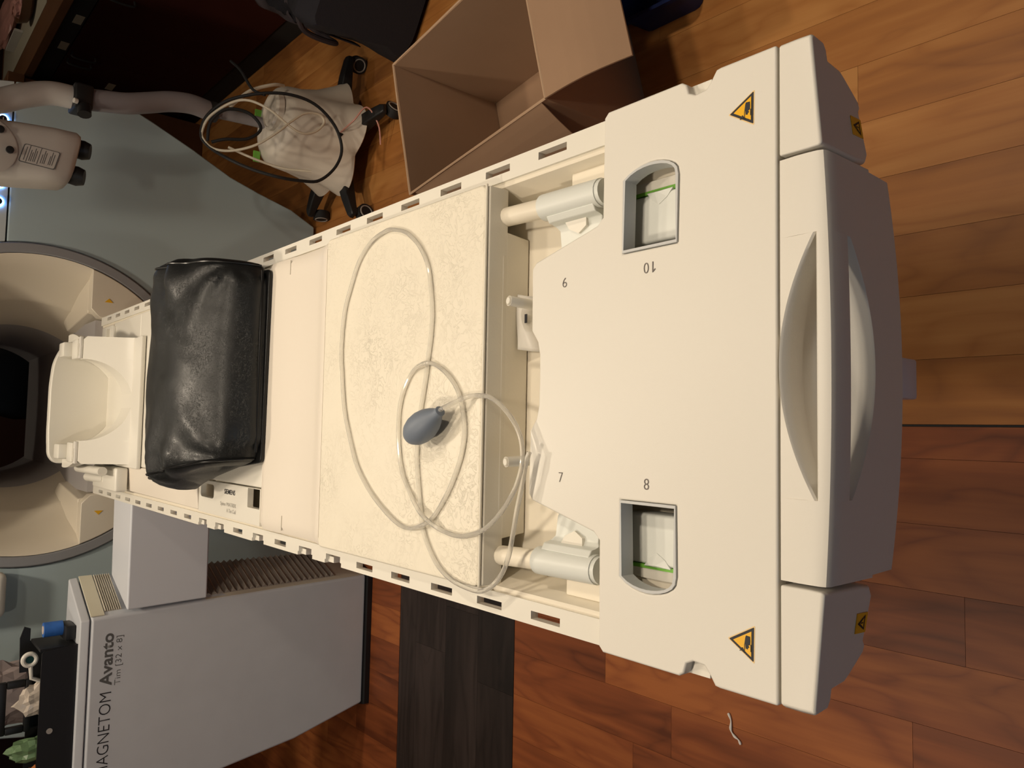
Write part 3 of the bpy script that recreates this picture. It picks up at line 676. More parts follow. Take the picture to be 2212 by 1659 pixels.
obj('cable_tube', tube([(-0.235, 2.78, 0.90), (-0.232, 2.60, 0.89)], 0.014, 14), M['shell_smooth'], HC, smooth=True)
obj('side_cover', rbox(-0.262, -0.192, 2.45, 2.72, 0.866, 0.900, 0.006, 3), M['shell_smooth'], HC, smooth=True)

# ------------------------------------------------------------------ scanner
G = thing('mri_scanner', 'large grey-green scanner with round cream bore at the far end of the table', 'scanner', (0, 3.7, 0))
GY, BC = 3.05, 1.02
ro = [(0.80, 0.012), (0.855, 0.12), (0.895, 0.26), (0.935, 0.38), (1.008, 0.527), (1.078, 0.684), (1.104, 0.75), (1.124, 0.86), (1.116, 1.0), (1.096, 1.124)]
ru = [(1.095, 1.128), (1.07, 1.25), (1.01, 1.45), (0.90, 1.70), (0.75, 1.90), (0.45, 2.05), (0.15, 2.10)]
RH = 0.552
def hx(z): return math.sqrt(RH*RH-(z-BC)**2)
a1 = math.degrees(math.asin((1.124-BC)/RH))
lower = ro + [(hx(1.124), 1.124)] + arc(0, BC, RH, a1, -180-a1, 60)[1:-1] + [(-hx(1.124), 1.124)] + [(-x, z) for x, z in reversed(ro)]
obj('front_cover', plate(lower, [], GY, GY+0.07, 'y'), M['gantry'], G, bevel=0.006, angle=60)
a2 = math.degrees(math.asin((1.128-BC)/RH))
upper = ru + [(-x, z) for x, z in reversed(ru)] + [(-hx(1.128), 1.128)] + arc(0, BC, RH, 180-a2, a2, 50)[1:-1] + [(hx(1.128), 1.128)]
obj('front_cover', plate(upper, [], GY, GY+0.07, 'y'), M['gantry_up'], G, bevel=0.004, angle=60)
full = [(x*0.985, z) for x, z in ro+ru]; full = full+[(-x, z) for x, z in reversed(full)]
obj('magnet_body', plate(full, [arc(0, BC, 0.60, 0, 354, 59)], GY+0.071, 4.45, 'y'), M['gantry'], G, bevel=0.02, angle=60)
def ringy(r0, r1, y0, y1, m, nm, seg=96, **k):
    bm = nb(); prof = [(r0, y0+0.004), (r0+0.004, y0), (r1-0.004, y0), (r1, y0+0.004), (r1, y1), (r0, y1)]
    R = [[bm.verts.new((r*math.cos(2*math.pi*i/seg), y, BC+r*math.sin(2*math.pi*i/seg))) for r, y in prof] for i in range(seg)]
    for i in range(seg):
        for j in range(6): bm.faces.new((R[i][j], R[(i+1) % seg][j], R[(i+1) % seg][(j+1) % 6], R[i][(j+1) % 6]))
    return obj(nm, bm, m, G, smooth=True)
ringy(0.514, 0.549, GY-0.012, GY+0.05, M['ring'], 'trim_ring')
# flare: revolve, but flat at table height
FZ = 0.842
prof = [(0.512, 3.040), (0.500, 3.052), (0.470, 3.12), (0.430, 3.22), (0.395, 3.30), (0.388, 3.31), (0.385, 3.33), (0.345, 3.45), (0.318, 3.56), (0.305, 3.66), (0.302, 4.45)]
bm = nb(); SEG = 96; R = []
for i in range(SEG):
    a = 2*math.pi*i/SEG
    R.append([bm.verts.new((r*math.cos(a), y, BC+r*math.sin(a))) for r, y in prof])
faces_b = []
for i in range(SEG):
    for j in range(len(prof)-1):
        bm.faces.new((R[i][j], R[(i+1) % SEG][j], R[(i+1) % SEG][j+1], R[i][j+1]))
fo = obj('bore_flare', bm, M['flare'], G, smooth=True); fo.data.materials.append(M['bore'])
for p in fo.data.polygons:
    if p.center.y > 3.56: p.material_index = 1
rp = [(0.302, 4.44), (0.60, 4.452)]
# apron below table height, with a guide channel for the table
ap = arc(0, BC, 0.511, math.degrees(math.asin((0.862-BC)/0.511)), -180-math.degrees(math.asin((0.862-BC)/0.511)), 40)
ap = ap + [(-0.345, 0.862), (-0.316, 0.835), (-0.312, 0.80), (0.312, 0.80), (0.316, 0.835), (0.345, 0.862)]
obj('bore_apron', plate(ap, [], 3.036, 3.09, 'y'), M['flare'], G, bevel=0.003, angle=60)
for s in (1, -1):
    # ledge block that narrows back into the flare
    secs = [[(s*0.333, 3.0905, 0.862), (s*0.500, 3.0905, 0.862), (s*0.46, 3.0905, 0.76), (s*0.320, 3.0905, 0.80)],
            [(s*0.320, 3.20, 0.862), (s*0.42, 3.20, 0.872), (s*0.40, 3.20, 0.76), (s*0.312, 3.20, 0.80)],
            [(s*0.295, 3.42, 0.862), (s*0.335, 3.42, 0.88), (s*0.31, 3.42, 0.78), (s*0.285, 3.42, 0.80)]]
    obj('guide_ledge', loft(secs), M['flare'], G, bevel=0.004)
    obj('warning_mark', prism([(s*0.372, 0.792), (s*0.386, 0.806), (s*0.372, 0.820)], 'y', 3.0345, 3.0355), M['yellow'], G)
obj('guide_floor', bx(-0.31, 0.31, 3.0905, 4.40, 0.788, 0.834), M['bore'], G)
# lit push buttons on the panel beside the bore
for x in (0.953, 0.735, 0.672):
    b = obj('panel_button', lathe([(0.0001, -0.012), (0.011, -0.012), (0.012, -0.008), (0.012, 0)], (x, GY-0.001, 1.155), 'y', 20), M['black'], G, smooth=True)
    obj('glow_ring', lathe([(0.0125, -0.003), (0.017, -0.003), (0.017, 0), (0.0125, 0), (0.0125, -0.003)], (x, GY-0.001, 1.155), 'y', 24), M['blue_led'], b)
    obj('symbol', bx(x-0.004, x+0.004, GY-0.0140, GY-0.0132, 1.154, 1.156), M['white_plastic'], b)
obj('display_panel', rbox(-0.70, -0.555, 2.985, 3.049, 1.075, 1.45, 0.02, 3), M['white_plastic'], G, smooth=True)
obj('plinth', prism([(-0.74, 3.12), (0.74, 3.12), (0.74, 4.4), (-0.74, 4.4)], 'z', 0.0005, 0.0115), M['black'], G)

# ------------------------------------------------------------------ table lift pedestal
PD = thing('lift_pedestal', 'grey lift pedestal with printed name and side arm carrying the table', 'pedestal', (-0.83, 2.6, 0))
fwx = [(-1.062, 0.02), (-0.603, 0.02), (-0.635, 0.928), (-1.22, 0.928), (-1.165, 0.525)]
pl = [(-1.062, 2.52), (-0.603, 2.517), (-0.532, 2.705), (-1.12, 2.72)]
secs = []
for z, xl, xr, xb in ((0.02, -1.062, -0.604, -0.533), (0.28, -1.13, -0.612, -0.535), (0.525, -1.165, -0.619, -0.537), (0.928, -1.22, -0.634, -0.540)):
    secs.append([(xl, 2.52, z), (xr, 2.517, z), (xb, 2.705, z), (xl-0.03, 2.73, z)])
body = obj('pedestal_body', loft(secs), M['ped'], PD, bevel=0.008, angle=30)
obj('pedestal_lid', loft([[(-1.225, 2.522, 0.931), (-0.636, 2.519, 0.931), (-0.541, 2.706, 0.931), (-1.25, 2.73, 0.931)],
                          [(-1.225, 2.526, 0.956), (-0.637, 2.523, 0.956), (-0.543, 2.704, 0.956), (-1.25, 2.728, 0.956)]]), M['ped'], PD, bevel=0.004)
obj('plinth', prism([(-1.065, 2.505), (-0.598, 2.502), (-0.524, 2.71), (-1.12, 2.73)], 'z', 0.0005, 0.0195), M['black'], PD)
def side(t, z, off=0.0):  # a point on the right flank; t 0 front .. 1 back
    xr = -0.604-(z-0.02)*0.033; xb = -0.533-(z-0.02)*0.0077
    p = Vector((xr, 2.517, z)).lerp(Vector((xb, 2.705, z)), t); n = Vector((0.935, -0.353, 0)); return p+n*off
def flank(t0, t1, z0, z1, o0, o1, bm=None):
    return loft([[side(t0, z0, o0), side(t0, z0, o1), side(t1, z0, o1), side(t1, z0, o0)], [side(t0, z1, o0), side(t0, z1, o1), side(t1, z1, o1), side(t1, z1, o0)]], bm=bm)
obj('flank_panel', flank(0.03, 0.97, 0.03, 0.598, 0.0002, 0.0015), M['ped_side'], PD)
obj('flank_cap', flank(0.04, 0.99, 0.892, 0.929, 0.0002, 0.004), M['ped_cream'], PD, bevel=0.001)
for i in range(8):
    z = 0.842+0.0060*i; obj('bellows_fold', loft([[side(0.12, z, 0.0005), side(0.12, z+0.003, 0.006), side(0.12, z+0.0058, 0.0005)], [side(0.98, z, 0.0005), side(0.98, z+0.003, 0.006), side(0.98, z+0.0058, 0.0005)]]), M['bellow'], PD)
for i in range(22):
    z = 0.135+0.021*i
    obj('bellows_fold', loft([[side(0.12, z, 0.0017), side(0.12, z+0.0105, 0.012), side(0.12, z+0.0205, 0.0017)], [side(0.96, z, 0.0017), side(0.96, z+0.0105, 0.012), side(0.96, z+0.0205, 0.0017)]]), M['bellow_dark'], PD)
obj('lift_arm', loft([[(-0.612, 2.508, 0.600), (-0.27, 2.515, 0.600), (-0.27, 2.715, 0.600), (-0.540, 2.700, 0.600)],
                      [(-0.620, 2.508, 0.8365), (-0.27, 2.515, 0.8365), (-0.27, 2.715, 0.8365), (-0.545, 2.700, 0.8365)]]), M['arm'], PD, bevel=0.006)
obj('arm_hub', bx(-0.272, 0.15, 2.53, 2.70, 0.62, 0.699), M['arm'], PD)
text('lettering', 'MAGNETOM', (-1.092, 2.51918, 0.866), (1, -0.0052, 0), (0, 0, 1), 0.240, 0.031, M['ink_dark'], body, bold=-0.012)
text('lettering', 'Avanto', (-0.833, 2.51783, 0.866), (1, -0.0052, 0), (0, 0, 1), 0.152, 0.033, M['ink_mid'], body, bold=0.022)
text('lettering', 'Tim [32 x 8]', (-0.835, 2.51784, 0.838), (1, -0.0052, 0), (0, 0, 1), 0.143, 0.021, M['ink_mid'], body, bold=-0.012)

# ------------------------------------------------------------------ things on the pedestal
BT = thing('black_tray', 'black plastic tray on top of the grey pedestal', 'tray', (-0.9, 2.62, 0.957))
bm = nb(); x0, x1, y0, y1, z0, z1 = -1.20, -0.705, 2.535, 2.69, 0.9575, 1.045
obj('tray_wall', prism([(x0, z0), (x1+0.002, z0), (x1-0.006, 1.040), (x1-0.012, 1.046), (x0, 1.046)], 'y', y0, y0+0.006), M['black'], BT)
obj('tray_wall', prism([(x0, z0), (x1, z0), (x1-0.006, 1.052), (x0, 1.052)], 'y', y1-0.006, y1), M['black'], BT)
obj('tray_wall', bx(x1-0.008, x1, y0+0.0062, y1-0.0062, z0, 1.050), M['black'], BT)
obj('tray_wall', bx(x0, x0+0.006, y0+0.0062, y1-0.0062, z0, 1.045), M['black'], BT)
obj('tray_floor', bx(x0+0.0062, x1-0.0082, y0+0.0062, y1-0.0062, z0, z0+0.004), M['black'], BT)
obj('back_lip', prism([(-0.80, 1.052), (-0.675, 1.052), (-0.668, 1.068), (-0.70, 1.078), (-0.80, 1.075)], 'y', 2.684, 2.690), M['black'], BT)
obj('screw_hole', lathe([(0.0001, -0.001), (0.008, -0.001), (0.008, 0)], (-0.935, 2.5345, 1.018), 'y', 12), M['pale_ring'], BT)
TD = thing('tape_roll', 'roll of bright blue tape standing on a small black block by the tray', 'tape', (-0.66, 2.62, 0.957))
obj('holder', rbox(-0.697, -0.655, 2.565, 2.645, 0.9575, 0.985, 0.004, 2), M['black'], TD, smooth=True)
obj('roll', tube([(-0.666, 2.605, 0.9855), (-0.666, 2.605, 1.034)], 0.021, 24), M['tape'], TD, smooth=True)
obj('core', tube([(-0.666, 2.605, 1.0335), (-0.666, 2.605, 1.0352)], 0.012, 20), M['tape_core'], TD)
RT = thing('ring_magnifier', 'white ring-shaped plastic tool with dark lens leaning in the black tray', 'tool', (-0.75, 2.62, 0.962))
rg = [(-0.7465+0.0165*math.cos(a), 2.61, 1.063+0.0165*math.sin(a)) for a in [2*math.pi*i/24 for i in range(24)]]
obj('ring', tube(rg, 0.0065, 10, closed=True), M['white_plastic'], RT, smooth=True)
obj('lens', lathe([(0.0001, -0.002), (0.011, -0.002), (0.011, 0.002), (0.0001, 0.002)], (-0.7465, 2.61, 1.063), 'y', 18), M['teal'], RT)
obj('handle', tube([(-0.763, 2.61, 1.060), (-0.80, 2.612, 1.056), (-0.83, 2.615, 1.0)], 0.006, 8), M['white_plastic'], RT, smooth=True)
def crumple(c, s, amp, seed, n=3, freq=1.0):
    bm = nb(); bmesh.ops.create_icosphere(bm, subdivisions=n, radius=1)
    for v in bm.verts:
        d = 1+amp*noise.noise(v.co*2.2*freq+Vector((seed, seed*2, 0)))+amp*0.5*noise.noise(v.co*6*freq+Vector((seed, 0, seed)))
        v.co = Vector((c[0]+v.co.x*s[0]*d, c[1]+v.co.y*s[1]*d, c[2]+v.co.z*s[2]*d))
    return bm
tag(obj('wrapper', crumple((-0.865, 2.625, 1.035), (0.045, 0.022, 0.048), 0.5, 3), M['wrap'], label=None), 'crumpled clear plastic wrapper sticking out of the black tray', 'wrapper')
BF = thing('square_stand', 'square open black plastic stand in the tray behind the wrapper', 'stand', (-0.89, 2.66, 0.962))
for a in ((-0.965, -0.815, 1.108, 1.128), (-0.965, -0.815, 1.045, 1.062), (-0.965, -0.945, 1.0621, 1.1079), (-0.835, -0.815, 1.0621, 1.1079)):
    obj('bar', rbox(a[0], a[1], 2.655, 2.672, a[2], a[3], 0.003, 2), M['black'], BF, smooth=True)
obj('stem', bx(-0.915, -0.865, 2.657, 2.670, 0.962, 1.0449), M['black'], BF)
tag(obj('clear_bag', crumple((-0.90, 2.83, 1.10), (0.10, 0.035, 0.10), 0.45, 9), M['bag']), 'crumpled clear plastic bag behind the square black stand', 'bag')
tag(obj('green_packet', crumple((-1.005, 2.615, 1.040), (0.033, 0.023, 0.062), 0.4, 5), M['green_wrap']), 'green crumpled packet in the black tray', 'packet')
tag(obj('orange_packet', crumple((-1.065, 2.585, 1.025), (0.024, 0.022, 0.05), 0.4, 15), M['orange_wrap']), 'orange crumpled packet at the near corner of the black tray', 'packet')

# ------------------------------------------------------------------ contrast injector on a wheeled stand
IJ = thing('contrast_injector', 'pale injector on wheeled stand with curved grey pole and coiled cables', 'injector', (1.06, 2.72, 0))
IC = Vector((1.06, 2.72, 0))
LA = [math.radians(a) for a in (-10, -83, -158, 62, 134)]
for k, a in enumerate(LA):
    d = Vector((math.cos(a), math.sin(a), 0)); n = Vector((-d.y, d.x, 0)); L = 0.33
    secs = []
    for t, w, zb_, zt in ((0.06, 0.032, 0.06, 0.115), (0.16, 0.030, 0.062, 0.112), (0.26, 0.027, 0.066, 0.104), (L-0.005, 0.023, 0.068, 0.094), (L+0.012, 0.016, 0.070, 0.088)):
        p = IC+d*t; secs.append([p+n*w+Vector((0, 0, zb_)), p-n*w+Vector((0, 0, zb_)), p-n*w*0.8+Vector((0, 0, zt)), p+n*w*0.8+Vector((0, 0, zt))])
    lg = obj('leg', loft(secs), M['black'], IJ, bevel=0.006)
    p = IC+d*(L-0.005)+n*0.0; ca = a+math.radians((70, 30, 80, 20, 50)[k]); cd = Vector((math.cos(ca), math.sin(ca), 0))
    q = p+n*0.012
    wh = obj('caster', tube([q-cd*0.016+Vector((0, 0, 0.0335)), q+cd*0.016+Vector((0, 0, 0.0335))], 0.033, 24), M['rubber'], IJ, smooth=True)
    for sg in (1, -1):
        e = q+cd*0.0164*sg+Vector((0, 0, 0.0335)); pr = cd.cross(Vector((0, 0, 1)))
        rgp = [e+0.024*(math.cos(2*math.pi*i/20)*pr+math.sin(2*math.pi*i/20)*Vector((0, 0, 1))) for i in range(20)]
        obj('caster_ring', tube(rgp, 0.0028, 6, closed=True), M['pale_ring'], wh, smooth=True)
    obj('caster_stem', tube([q+Vector((0, 0, 0.050)), q+Vector((0, 0, 0.074))], 0.012, 10), M['black'], IJ)
def lob(a, h):
    k = max(0, min(1, (0.24-h)/0.16)); m = max(math.cos((a-la)) for la in LA[:3]+LA[3:])
    f = max(0, (max(math.cos(a-la) for la in LA)-0.72)/0.28); return 1+k*(0.42*f*f-0.03)
sk = [(0.165, 0.085), (0.172, 0.09), (0.166, 0.13), (0.160, 0.20), (0.156, 0.27), (0.150, 0.325), (0.138, 0.352), (0.118, 0.365), (0.085, 0.372), (0.0001, 0.375)]
obj('base_cover', lathe(sk, tuple(IC), 'z', 80, mod=lob), M['inj'], IJ, smooth=True)
obj('cap_boss', lathe([(0.072, 0.365), (0.070, 0.385), (0.060, 0.392), (0.058, 0.387), (0.0001, 0.386)], (1.09, 2.665, 0), 'z', 32), M['inj'], IJ, smooth=True)
for dx, rot in ((-0.105, 0.3), (0.055, -0.2)):
    obj('green_tab', bx(1.06+dx-0.02, 1.06+dx+0.02, 2.795, 2.803, 0.368, 0.392), M['green'], IJ)
pole = [(1.072, 2.755, 0.36), (1.068, 2.755, 0.45), (1.060, 2.752, 0.56)]
obj('pole', tube(cr(pole, 4), 0.020, 16), M['pole'], IJ, smooth=True)
obj('collar', tube([(1.060, 2.752, 0.555), (1.057, 2.750, 0.592)], 0.036, 18), M['gap'], IJ, smooth=True)
up_ = [(1.057, 2.745, 0.590), (1.056, 2.73, 0.65), (1.040, 2.72, 0.72), (1.012, 2.71, 0.79), (0.985, 2.70, 0.86), (0.972, 2.70, 0.93), (0.962, 2.70, 0.985)]
obj('curved_pole', tube(cr(up_, 6), 0.034, 18), M['pole'], IJ, smooth=True)
obj('clamp', rbox(0.917, 0.997, 2.655, 2.745, 0.965, 1.020, 0.008, 3), M['black'], IJ, smooth=True)
obj('clamp_knob', tube([(0.925, 2.660, 0.99), (0.895, 2.650, 0.99)], 0.020, 16), M['black'], IJ, smooth=True)
obj('clamp_screw', tube([(0.93, 2.648, 1.012), (0.93, 2.645, 1.022)], 0.008, 10), M['white_plastic'], IJ)
ar = [(0.958, 2.70, 1.018), (0.956, 2.70, 1.06), (0.945, 2.70, 1.10), (0.918, 2.695, 1.155), (0.885, 2.69, 1.21), (0.84, 2.66, 1.30), (0.79, 2.60, 1.41), (0.735, 2.53, 1.46), (0.69, 2.50, 1.47)]
obj('support_arm', tube(cr(ar, 6), 0.036, 18), M['inj_head'], IJ, smooth=True)
hs = []
for z, w, cxx, dd in ((1.030, 0.060, 0.690, 0.055), (1.034, 0.070, 0.690, 0.066), (1.046, 0.0775, 0.689, 0.074), (1.10, 0.0805, 0.685, 0.078), (1.22, 0.0835, 0.671, 0.082), (1.34, 0.084, 0.660, 0.084), (1.46, 0.080, 0.652, 0.080), (1.475, 0.065, 0.651, 0.066)):
    hs.append([(cxx+x*w, 2.50+y*dd, z+0.012+(0.69-cxx-x*w)*0.17) for x, y in round_poly([(-1, -1), (1, -1), (1, 1), (-1, 1)], 0.55, 5)])
hd = obj('injector_head', loft(hs), M['inj_head'], IJ, smooth=True)
for x, y in ((0.730, 2.485), (0.648, 2.475)):
    zk = 0.014+(0.69-x)*0.17
    obj('head_knob', tube([(x, y, 1.034+zk), (x-0.003, y-0.006, 1.014+zk), (x-0.005, y-0.012, 0.997+zk)], [0.026, 0.028, 0.022], 18), M['black'], IJ, smooth=True)
YH = 2.4185
def hface(z): return 2.50-(0.078+(z-1.10)*0.03)-0.0006
def on_face(pts, m, nm, lift, par):
    bm = nb(); A = [bm.verts.new((x, hface(z)-lift, z+(0.67-x)*0.17)) for x, z in pts]; B = [bm.verts.new((x, hface(z)-lift+0.0012, z+(0.67-x)*0.17)) for x, z in pts]; n = len(pts)
    bm.faces.new(A); bm.faces.new(B[::-1])
    for i in range(n): bm.faces.new((A[i], B[i], B[(i+1) % n], A[(i+1) % n]))
    return obj(nm, bm, m, par)
lb = on_face(round_poly([(0.636, 1.094), (0.688, 1.090), (0.692, 1.178), (0.640, 1.182)], 0.006), M['ink_mid'], 'rating_label', 0.0004, IJ)
on_face(round_poly([(0.638, 1.097), (0.6865, 1.093), (0.690, 1.1755), (0.642, 1.1795)], 0.005), M['inj_head'], 'label_field', 0.0008, lb)
for z in (1.166, 1.140):
    on_face([(0.642, z), (0.689, z-0.003), (0.689, z-0.0045), (0.642, z-0.0015)], M['ink_mid'], 'label_rule', 0.0012, lb)
for i, z in enumerate([1.172, 1.160, 1.156, 1.151, 1.147, 1.133, 1.128, 1.124, 1.114, 1.110, 1.105]):
    on_face([(0.646, z), (0.684-0.006*(i % 3), z-0.002), (0.684-0.006*(i % 3), z-0.0036), (0.646, z-0.0016)], M['ink_mid'], 'label_text', 0.0012, lb)
obj('round_face', lathe([(0.078, 0.0), (0.0785, -0.004), (0.074, -0.006), (0.0001, -0.0065)], (0.664, 2.418, 1.268), 'y', 40), M['inj_head'], hd, smooth=True)
obj('head_button', lathe([(0.0001, -0.009), (0.0095, -0.008), (0.0095, 0)], (0.662, 2.4120, 1.208), 'y', 18), M['black'], hd, smooth=True)
obj('head_button', lathe([(0.0001, -0.009), (0.0095, -0.008), (0.0095, 0)], (0.712, 2.4120, 1.232), 'y', 18), M['black'], hd, smooth=True)
bk_ = [(0.93, 0.634), (0.99, 0.624), (1.044, 0.578), (1.074, 0.499), (1.093, 0.4), (1.088, 0.296), (1.034, 0.217), (0.957, 0.184), (0.882, 0.206), (0.817, 0.268), (0.800, 0.338), (0.794, 0.423), (0.813, 0.505), (0.849, 0.57), (0.891, 0.617)]
wc = [(0.941, 0.632), (0.993, 0.614), (1.04, 0.562), (1.05, 0.515), (1.024, 0.456), (0.987, 0.396), (0.97, 0.344), (0.988, 0.292), (1.031, 0.257), (1.055, 0.276), (1.045, 0.329), (1.002, 0.38), (0.95, 0.429), (0.896, 0.492), (0.873, 0.555), (0.88, 0.602), (0.912, 0.627)]
def hang(p): return [(x, 2.50+0.14*max(0, (z-0.42)/0.2)**1.5, z) for x, z in p]
def push(p, yv):   # keep the sight line, move to another depth
    return p
obj('black_cable', tube(cr(hang(bk_), 6, True), 0.0055, 8, closed=True), M['rubber'], IJ, smooth=True)
obj('black_cable', tube(cr([(0.905, 2.63, 0.62), (0.97, 2.62, 0.615), (1.02, 2.60, 0.57), (1.02, 2.58, 0.50), (0.975, 2.57, 0.46), (0.93, 2.58, 0.50), (0.915, 2.60, 0.57), (0.90, 2.62, 0.61)], 6), 0.0055, 8), M['rubber'], IJ, smooth=True)
obj('white_cable', tube(cr(hang(wc), 6, True), 0.0045, 8, closed=True), M['white_cable'], IJ, smooth=True)
obj('white_cable', tube(cr([(1.03, 2.60, 0.56), (1.10, 2.585, 0.50), (1.145, 2.575, 0.42), (1.165, 2.60, 0.37)], 6), 0.006, 8), M['white_cable'], IJ, smooth=True)
obj('white_cable', tube(cr([(0.89, 2.60, 0.56), (0.86, 2.57, 0.47), (0.845, 2.545, 0.38), (0.85, 2.52, 0.29)], 6), 0.0045, 8), M['white_cable'], IJ, smooth=True)
obj('black_cable', tube(cr([(1.25, 2.72, 0.52), (1.18, 2.62, 0.52), (1.10, 2.56, 0.50), (1.075, 2.52, 0.47)], 6), 0.005, 8), M['rubber'], IJ, smooth=True)
obj('pink_cable', tube(cr([(1.03, 2.548, 0.17), (1.06, 2.47, 0.155), (1.11, 2.44, 0.12), (1.06, 2.44, 0.07), (1.0, 2.47, 0.04)], 6), 0.003, 6), M['pink'], IJ, smooth=True)
obj('cover_hole', tube([(1.025, 2.553, 0.168), (1.030, 2.540, 0.170)], 0.011, 14), M['gap'], IJ)

# ------------------------------------------------------------------ cardboard box
CB = thing('cardboard_box', 'open empty brown cardboard box with flaps folded out on the floor', 'box', (0.82, 1.52, 0))
A_, C_, B2, D_ = Vector((0.970, 1.842)), Vector((0.572, 1.737)), Vector((0.667, 1.205)), Vector((1.065, 1.310)); HB = 0.378; TH = 0.005
def wall(p, q, z0, z1, inn, name, m=M['card']):
    d = (Vector(inn)-(p+q)/2); n = Vector((-(q-p).y, (q-p).x)).normalized(); n = n if n.dot(d) > 0 else -n; n *= TH
    bm = loft([[(p.x, p.y, z0), (q.x, q.y, z0), (q.x+n.x, q.y+n.y, z0), (p.x+n.x, p.y+n.y, z0)], [(p.x, p.y, z1), (q.x, q.y, z1), (q.x+n.x, q.y+n.y, z1), (p.x+n.x, p.y+n.y, z1)]])
    return obj(name, bm, m, CB)
cen = (A_+B2)/2
for p, q in ((A_, C_), (C_, B2), (B2, D_), (D_, A_)):
    w = wall(p, q, 0.001, HB, cen, 'side_panel')
    d_ = (q-p).normalized()*0.001
    n = Vector((-(q-p).y, (q-p).x)).normalized()
    rim = [(p.x, p.y, HB), (q.x, q.y, HB)]
    obj('cut_edge', tube(cr([(p.x, p.y, HB), ((p.x*2+q.x)/3, (p.y*2+q.y)/3, HB+0.001), ((p.x+2*q.x)/3, (p.y+2*q.y)/3, HB-0.0005), (q.x, q.y, HB)], 3), 0.0032, 6), M['card_edge'], w)
obj('bottom_panel', prism([tuple(p+(cen-p).normalized()*0.009) for p in (A_, C_, B2, D_)], 'z', 0.001, 0.005), M['card'], CB)
def flap(p, q, out, L, drop, trim=0.0, cur=0.01):
    o = Vector(out).normalized(); secs = []
    for k in range(7):
        t = k/6; e = (q-p).normalized()*trim*t
        h = HB+0.002-drop*t+cur*math.sin(t*math.pi)
        a = p+o*L*t+e; b = q+o*L*t-e
        secs.append([(a.x, a.y, h), (b.x, b.y, h), (b.x, b.y, h-0.004), (a.x, a.y, h-0.004)])
    return obj('flap', loft(secs), M['card'], CB)
flap(B2, D_, (0.25, -0.97), 0.195, 0.070, 0.004)
flap(C_+Vector((0.004, -0.02)), B2+Vector((-0.003, 0.015)), (-0.97, -0.25), 0.085, 0.19, 0.01, 0.015)
flap(D_+Vector((0, 0.02)), A_-Vector((0, 0.02)), (0.97, 0.25), 0.10, 0.17, 0.01, 0.02)

# ------------------------------------------------------------------ dark bag and blue bin beyond the box
BG = thing('dark_cloth_bag', 'slouchy dark navy cloth bag on the floor beside the cabinet', 'bag', (1.66, 2.52, 0))
p0, p1 = Vector((1.265, 2.34)), Vector((1.655, 2.965)); dirv = (p1-p0).normalized(); nv = Vector((dirv.y, -dirv.x)); Lb = (p1-p0).length
secs = []
for i in range(31):
    t = i/30; ring = []
    for j in range(40):
        a = 2*math.pi*j/40; ca, sa = math.cos(a), math.sin(a)
        e = 0.32; u = math.copysign(abs(ca)**e, ca); v = math.copysign(abs(sa)**e, sa)
        end = 1-0.10*max(0, abs(2*t-1)-0.8)/0.2
        d = 0.22+0.215*u*end; h = 0.205+0.203*v*end
        f = 0.028*noise.noise((t*4.5, u*2.0, v*3.1))+0.012*noise.noise((t*14, u*5, v*8))
        if sa < -0.8: f = 0
        p = p0+dirv*(Lb*t)+nv*(d+f*u)
        ring.append((p.x, p.y, max(0.002, h+f*1.3*v)))
    secs.append(ring)
obj('bag_body', loft(secs), M['navy'], BG, smooth=True)
bm = nb(); rows = []
for i in range(13):
    t = i/12; rows.append([])
    for j in range(13):
        s_ = j/12; p = p0+dirv*(Lb*(0.45+0.56*t))+nv*(0.0-0.012+0.004*math.sin(9*t+4*s_)-0.006*math.sin(s_*3))
        if s_ > 0.8: p = p+nv*(s_-0.8)*0.7
        rows[-1].append((p.x, p.y, 0.05+0.365*min(s_, 0.98)+0.012*noise.noise((t*5, s_*4, 2))))
pf_ = obj('front_panel', loft(rows, closed=False, bm=bm), M['lit_cloth'], BG, smooth=True)
md = pf_.modifiers.new('thick', 'SOLIDIFY'); md.thickness = 0.004
stp = [p0+dirv*(Lb*t)+nv*d for t, d in ((0.15, 0.05), (0.22, -0.02), (0.3, -0.025), (0.38, 0.0), (0.42, 0.08))]
obj('strap', tube(cr([(p.x, p.y, z) for p, z in zip(stp, (0.42, 0.35, 0.20, 0.30, 0.42))], 6), 0.010, 8), M['lit_cloth'], BG, smooth=True)
NB = thing('blue_bin', 'low dark blue plastic bin on the floor at the near side of the cardboard box', 'bin', (1.1, 1.148, 0))
def ringp(cx_, cy_, w, d, z): return [(cx_+x*w, cy_+y*d, z) for x, y in round_poly([(-1, -1), (1, -1), (1, 1), (-1, 1)], 0.3, 4)]
obj('bin_body', loft([ringp(1.10, 1.148, 0.140, 0.092, 0.001), ringp(1.10, 1.148, 0.148, 0.098, 0.10), ringp(1.10, 1.148, 0.143, 0.093, 0.10), ringp(1.10, 1.148, 0.136, 0.087, 0.008)]), M['blue_bin'], NB, bevel=0.002)
obj('bin_rim', loft([ringp(1.10, 1.148, 0.155, 0.105, 0.09), ringp(1.10, 1.148, 0.155, 0.105, 0.102), ringp(1.10, 1.148, 0.1485, 0.0985, 0.102), ringp(1.10, 1.148, 0.1485, 0.0985, 0.09), ringp(1.10, 1.148, 0.155, 0.105, 0.09)], caps=False), M['blue_bin'], NB)

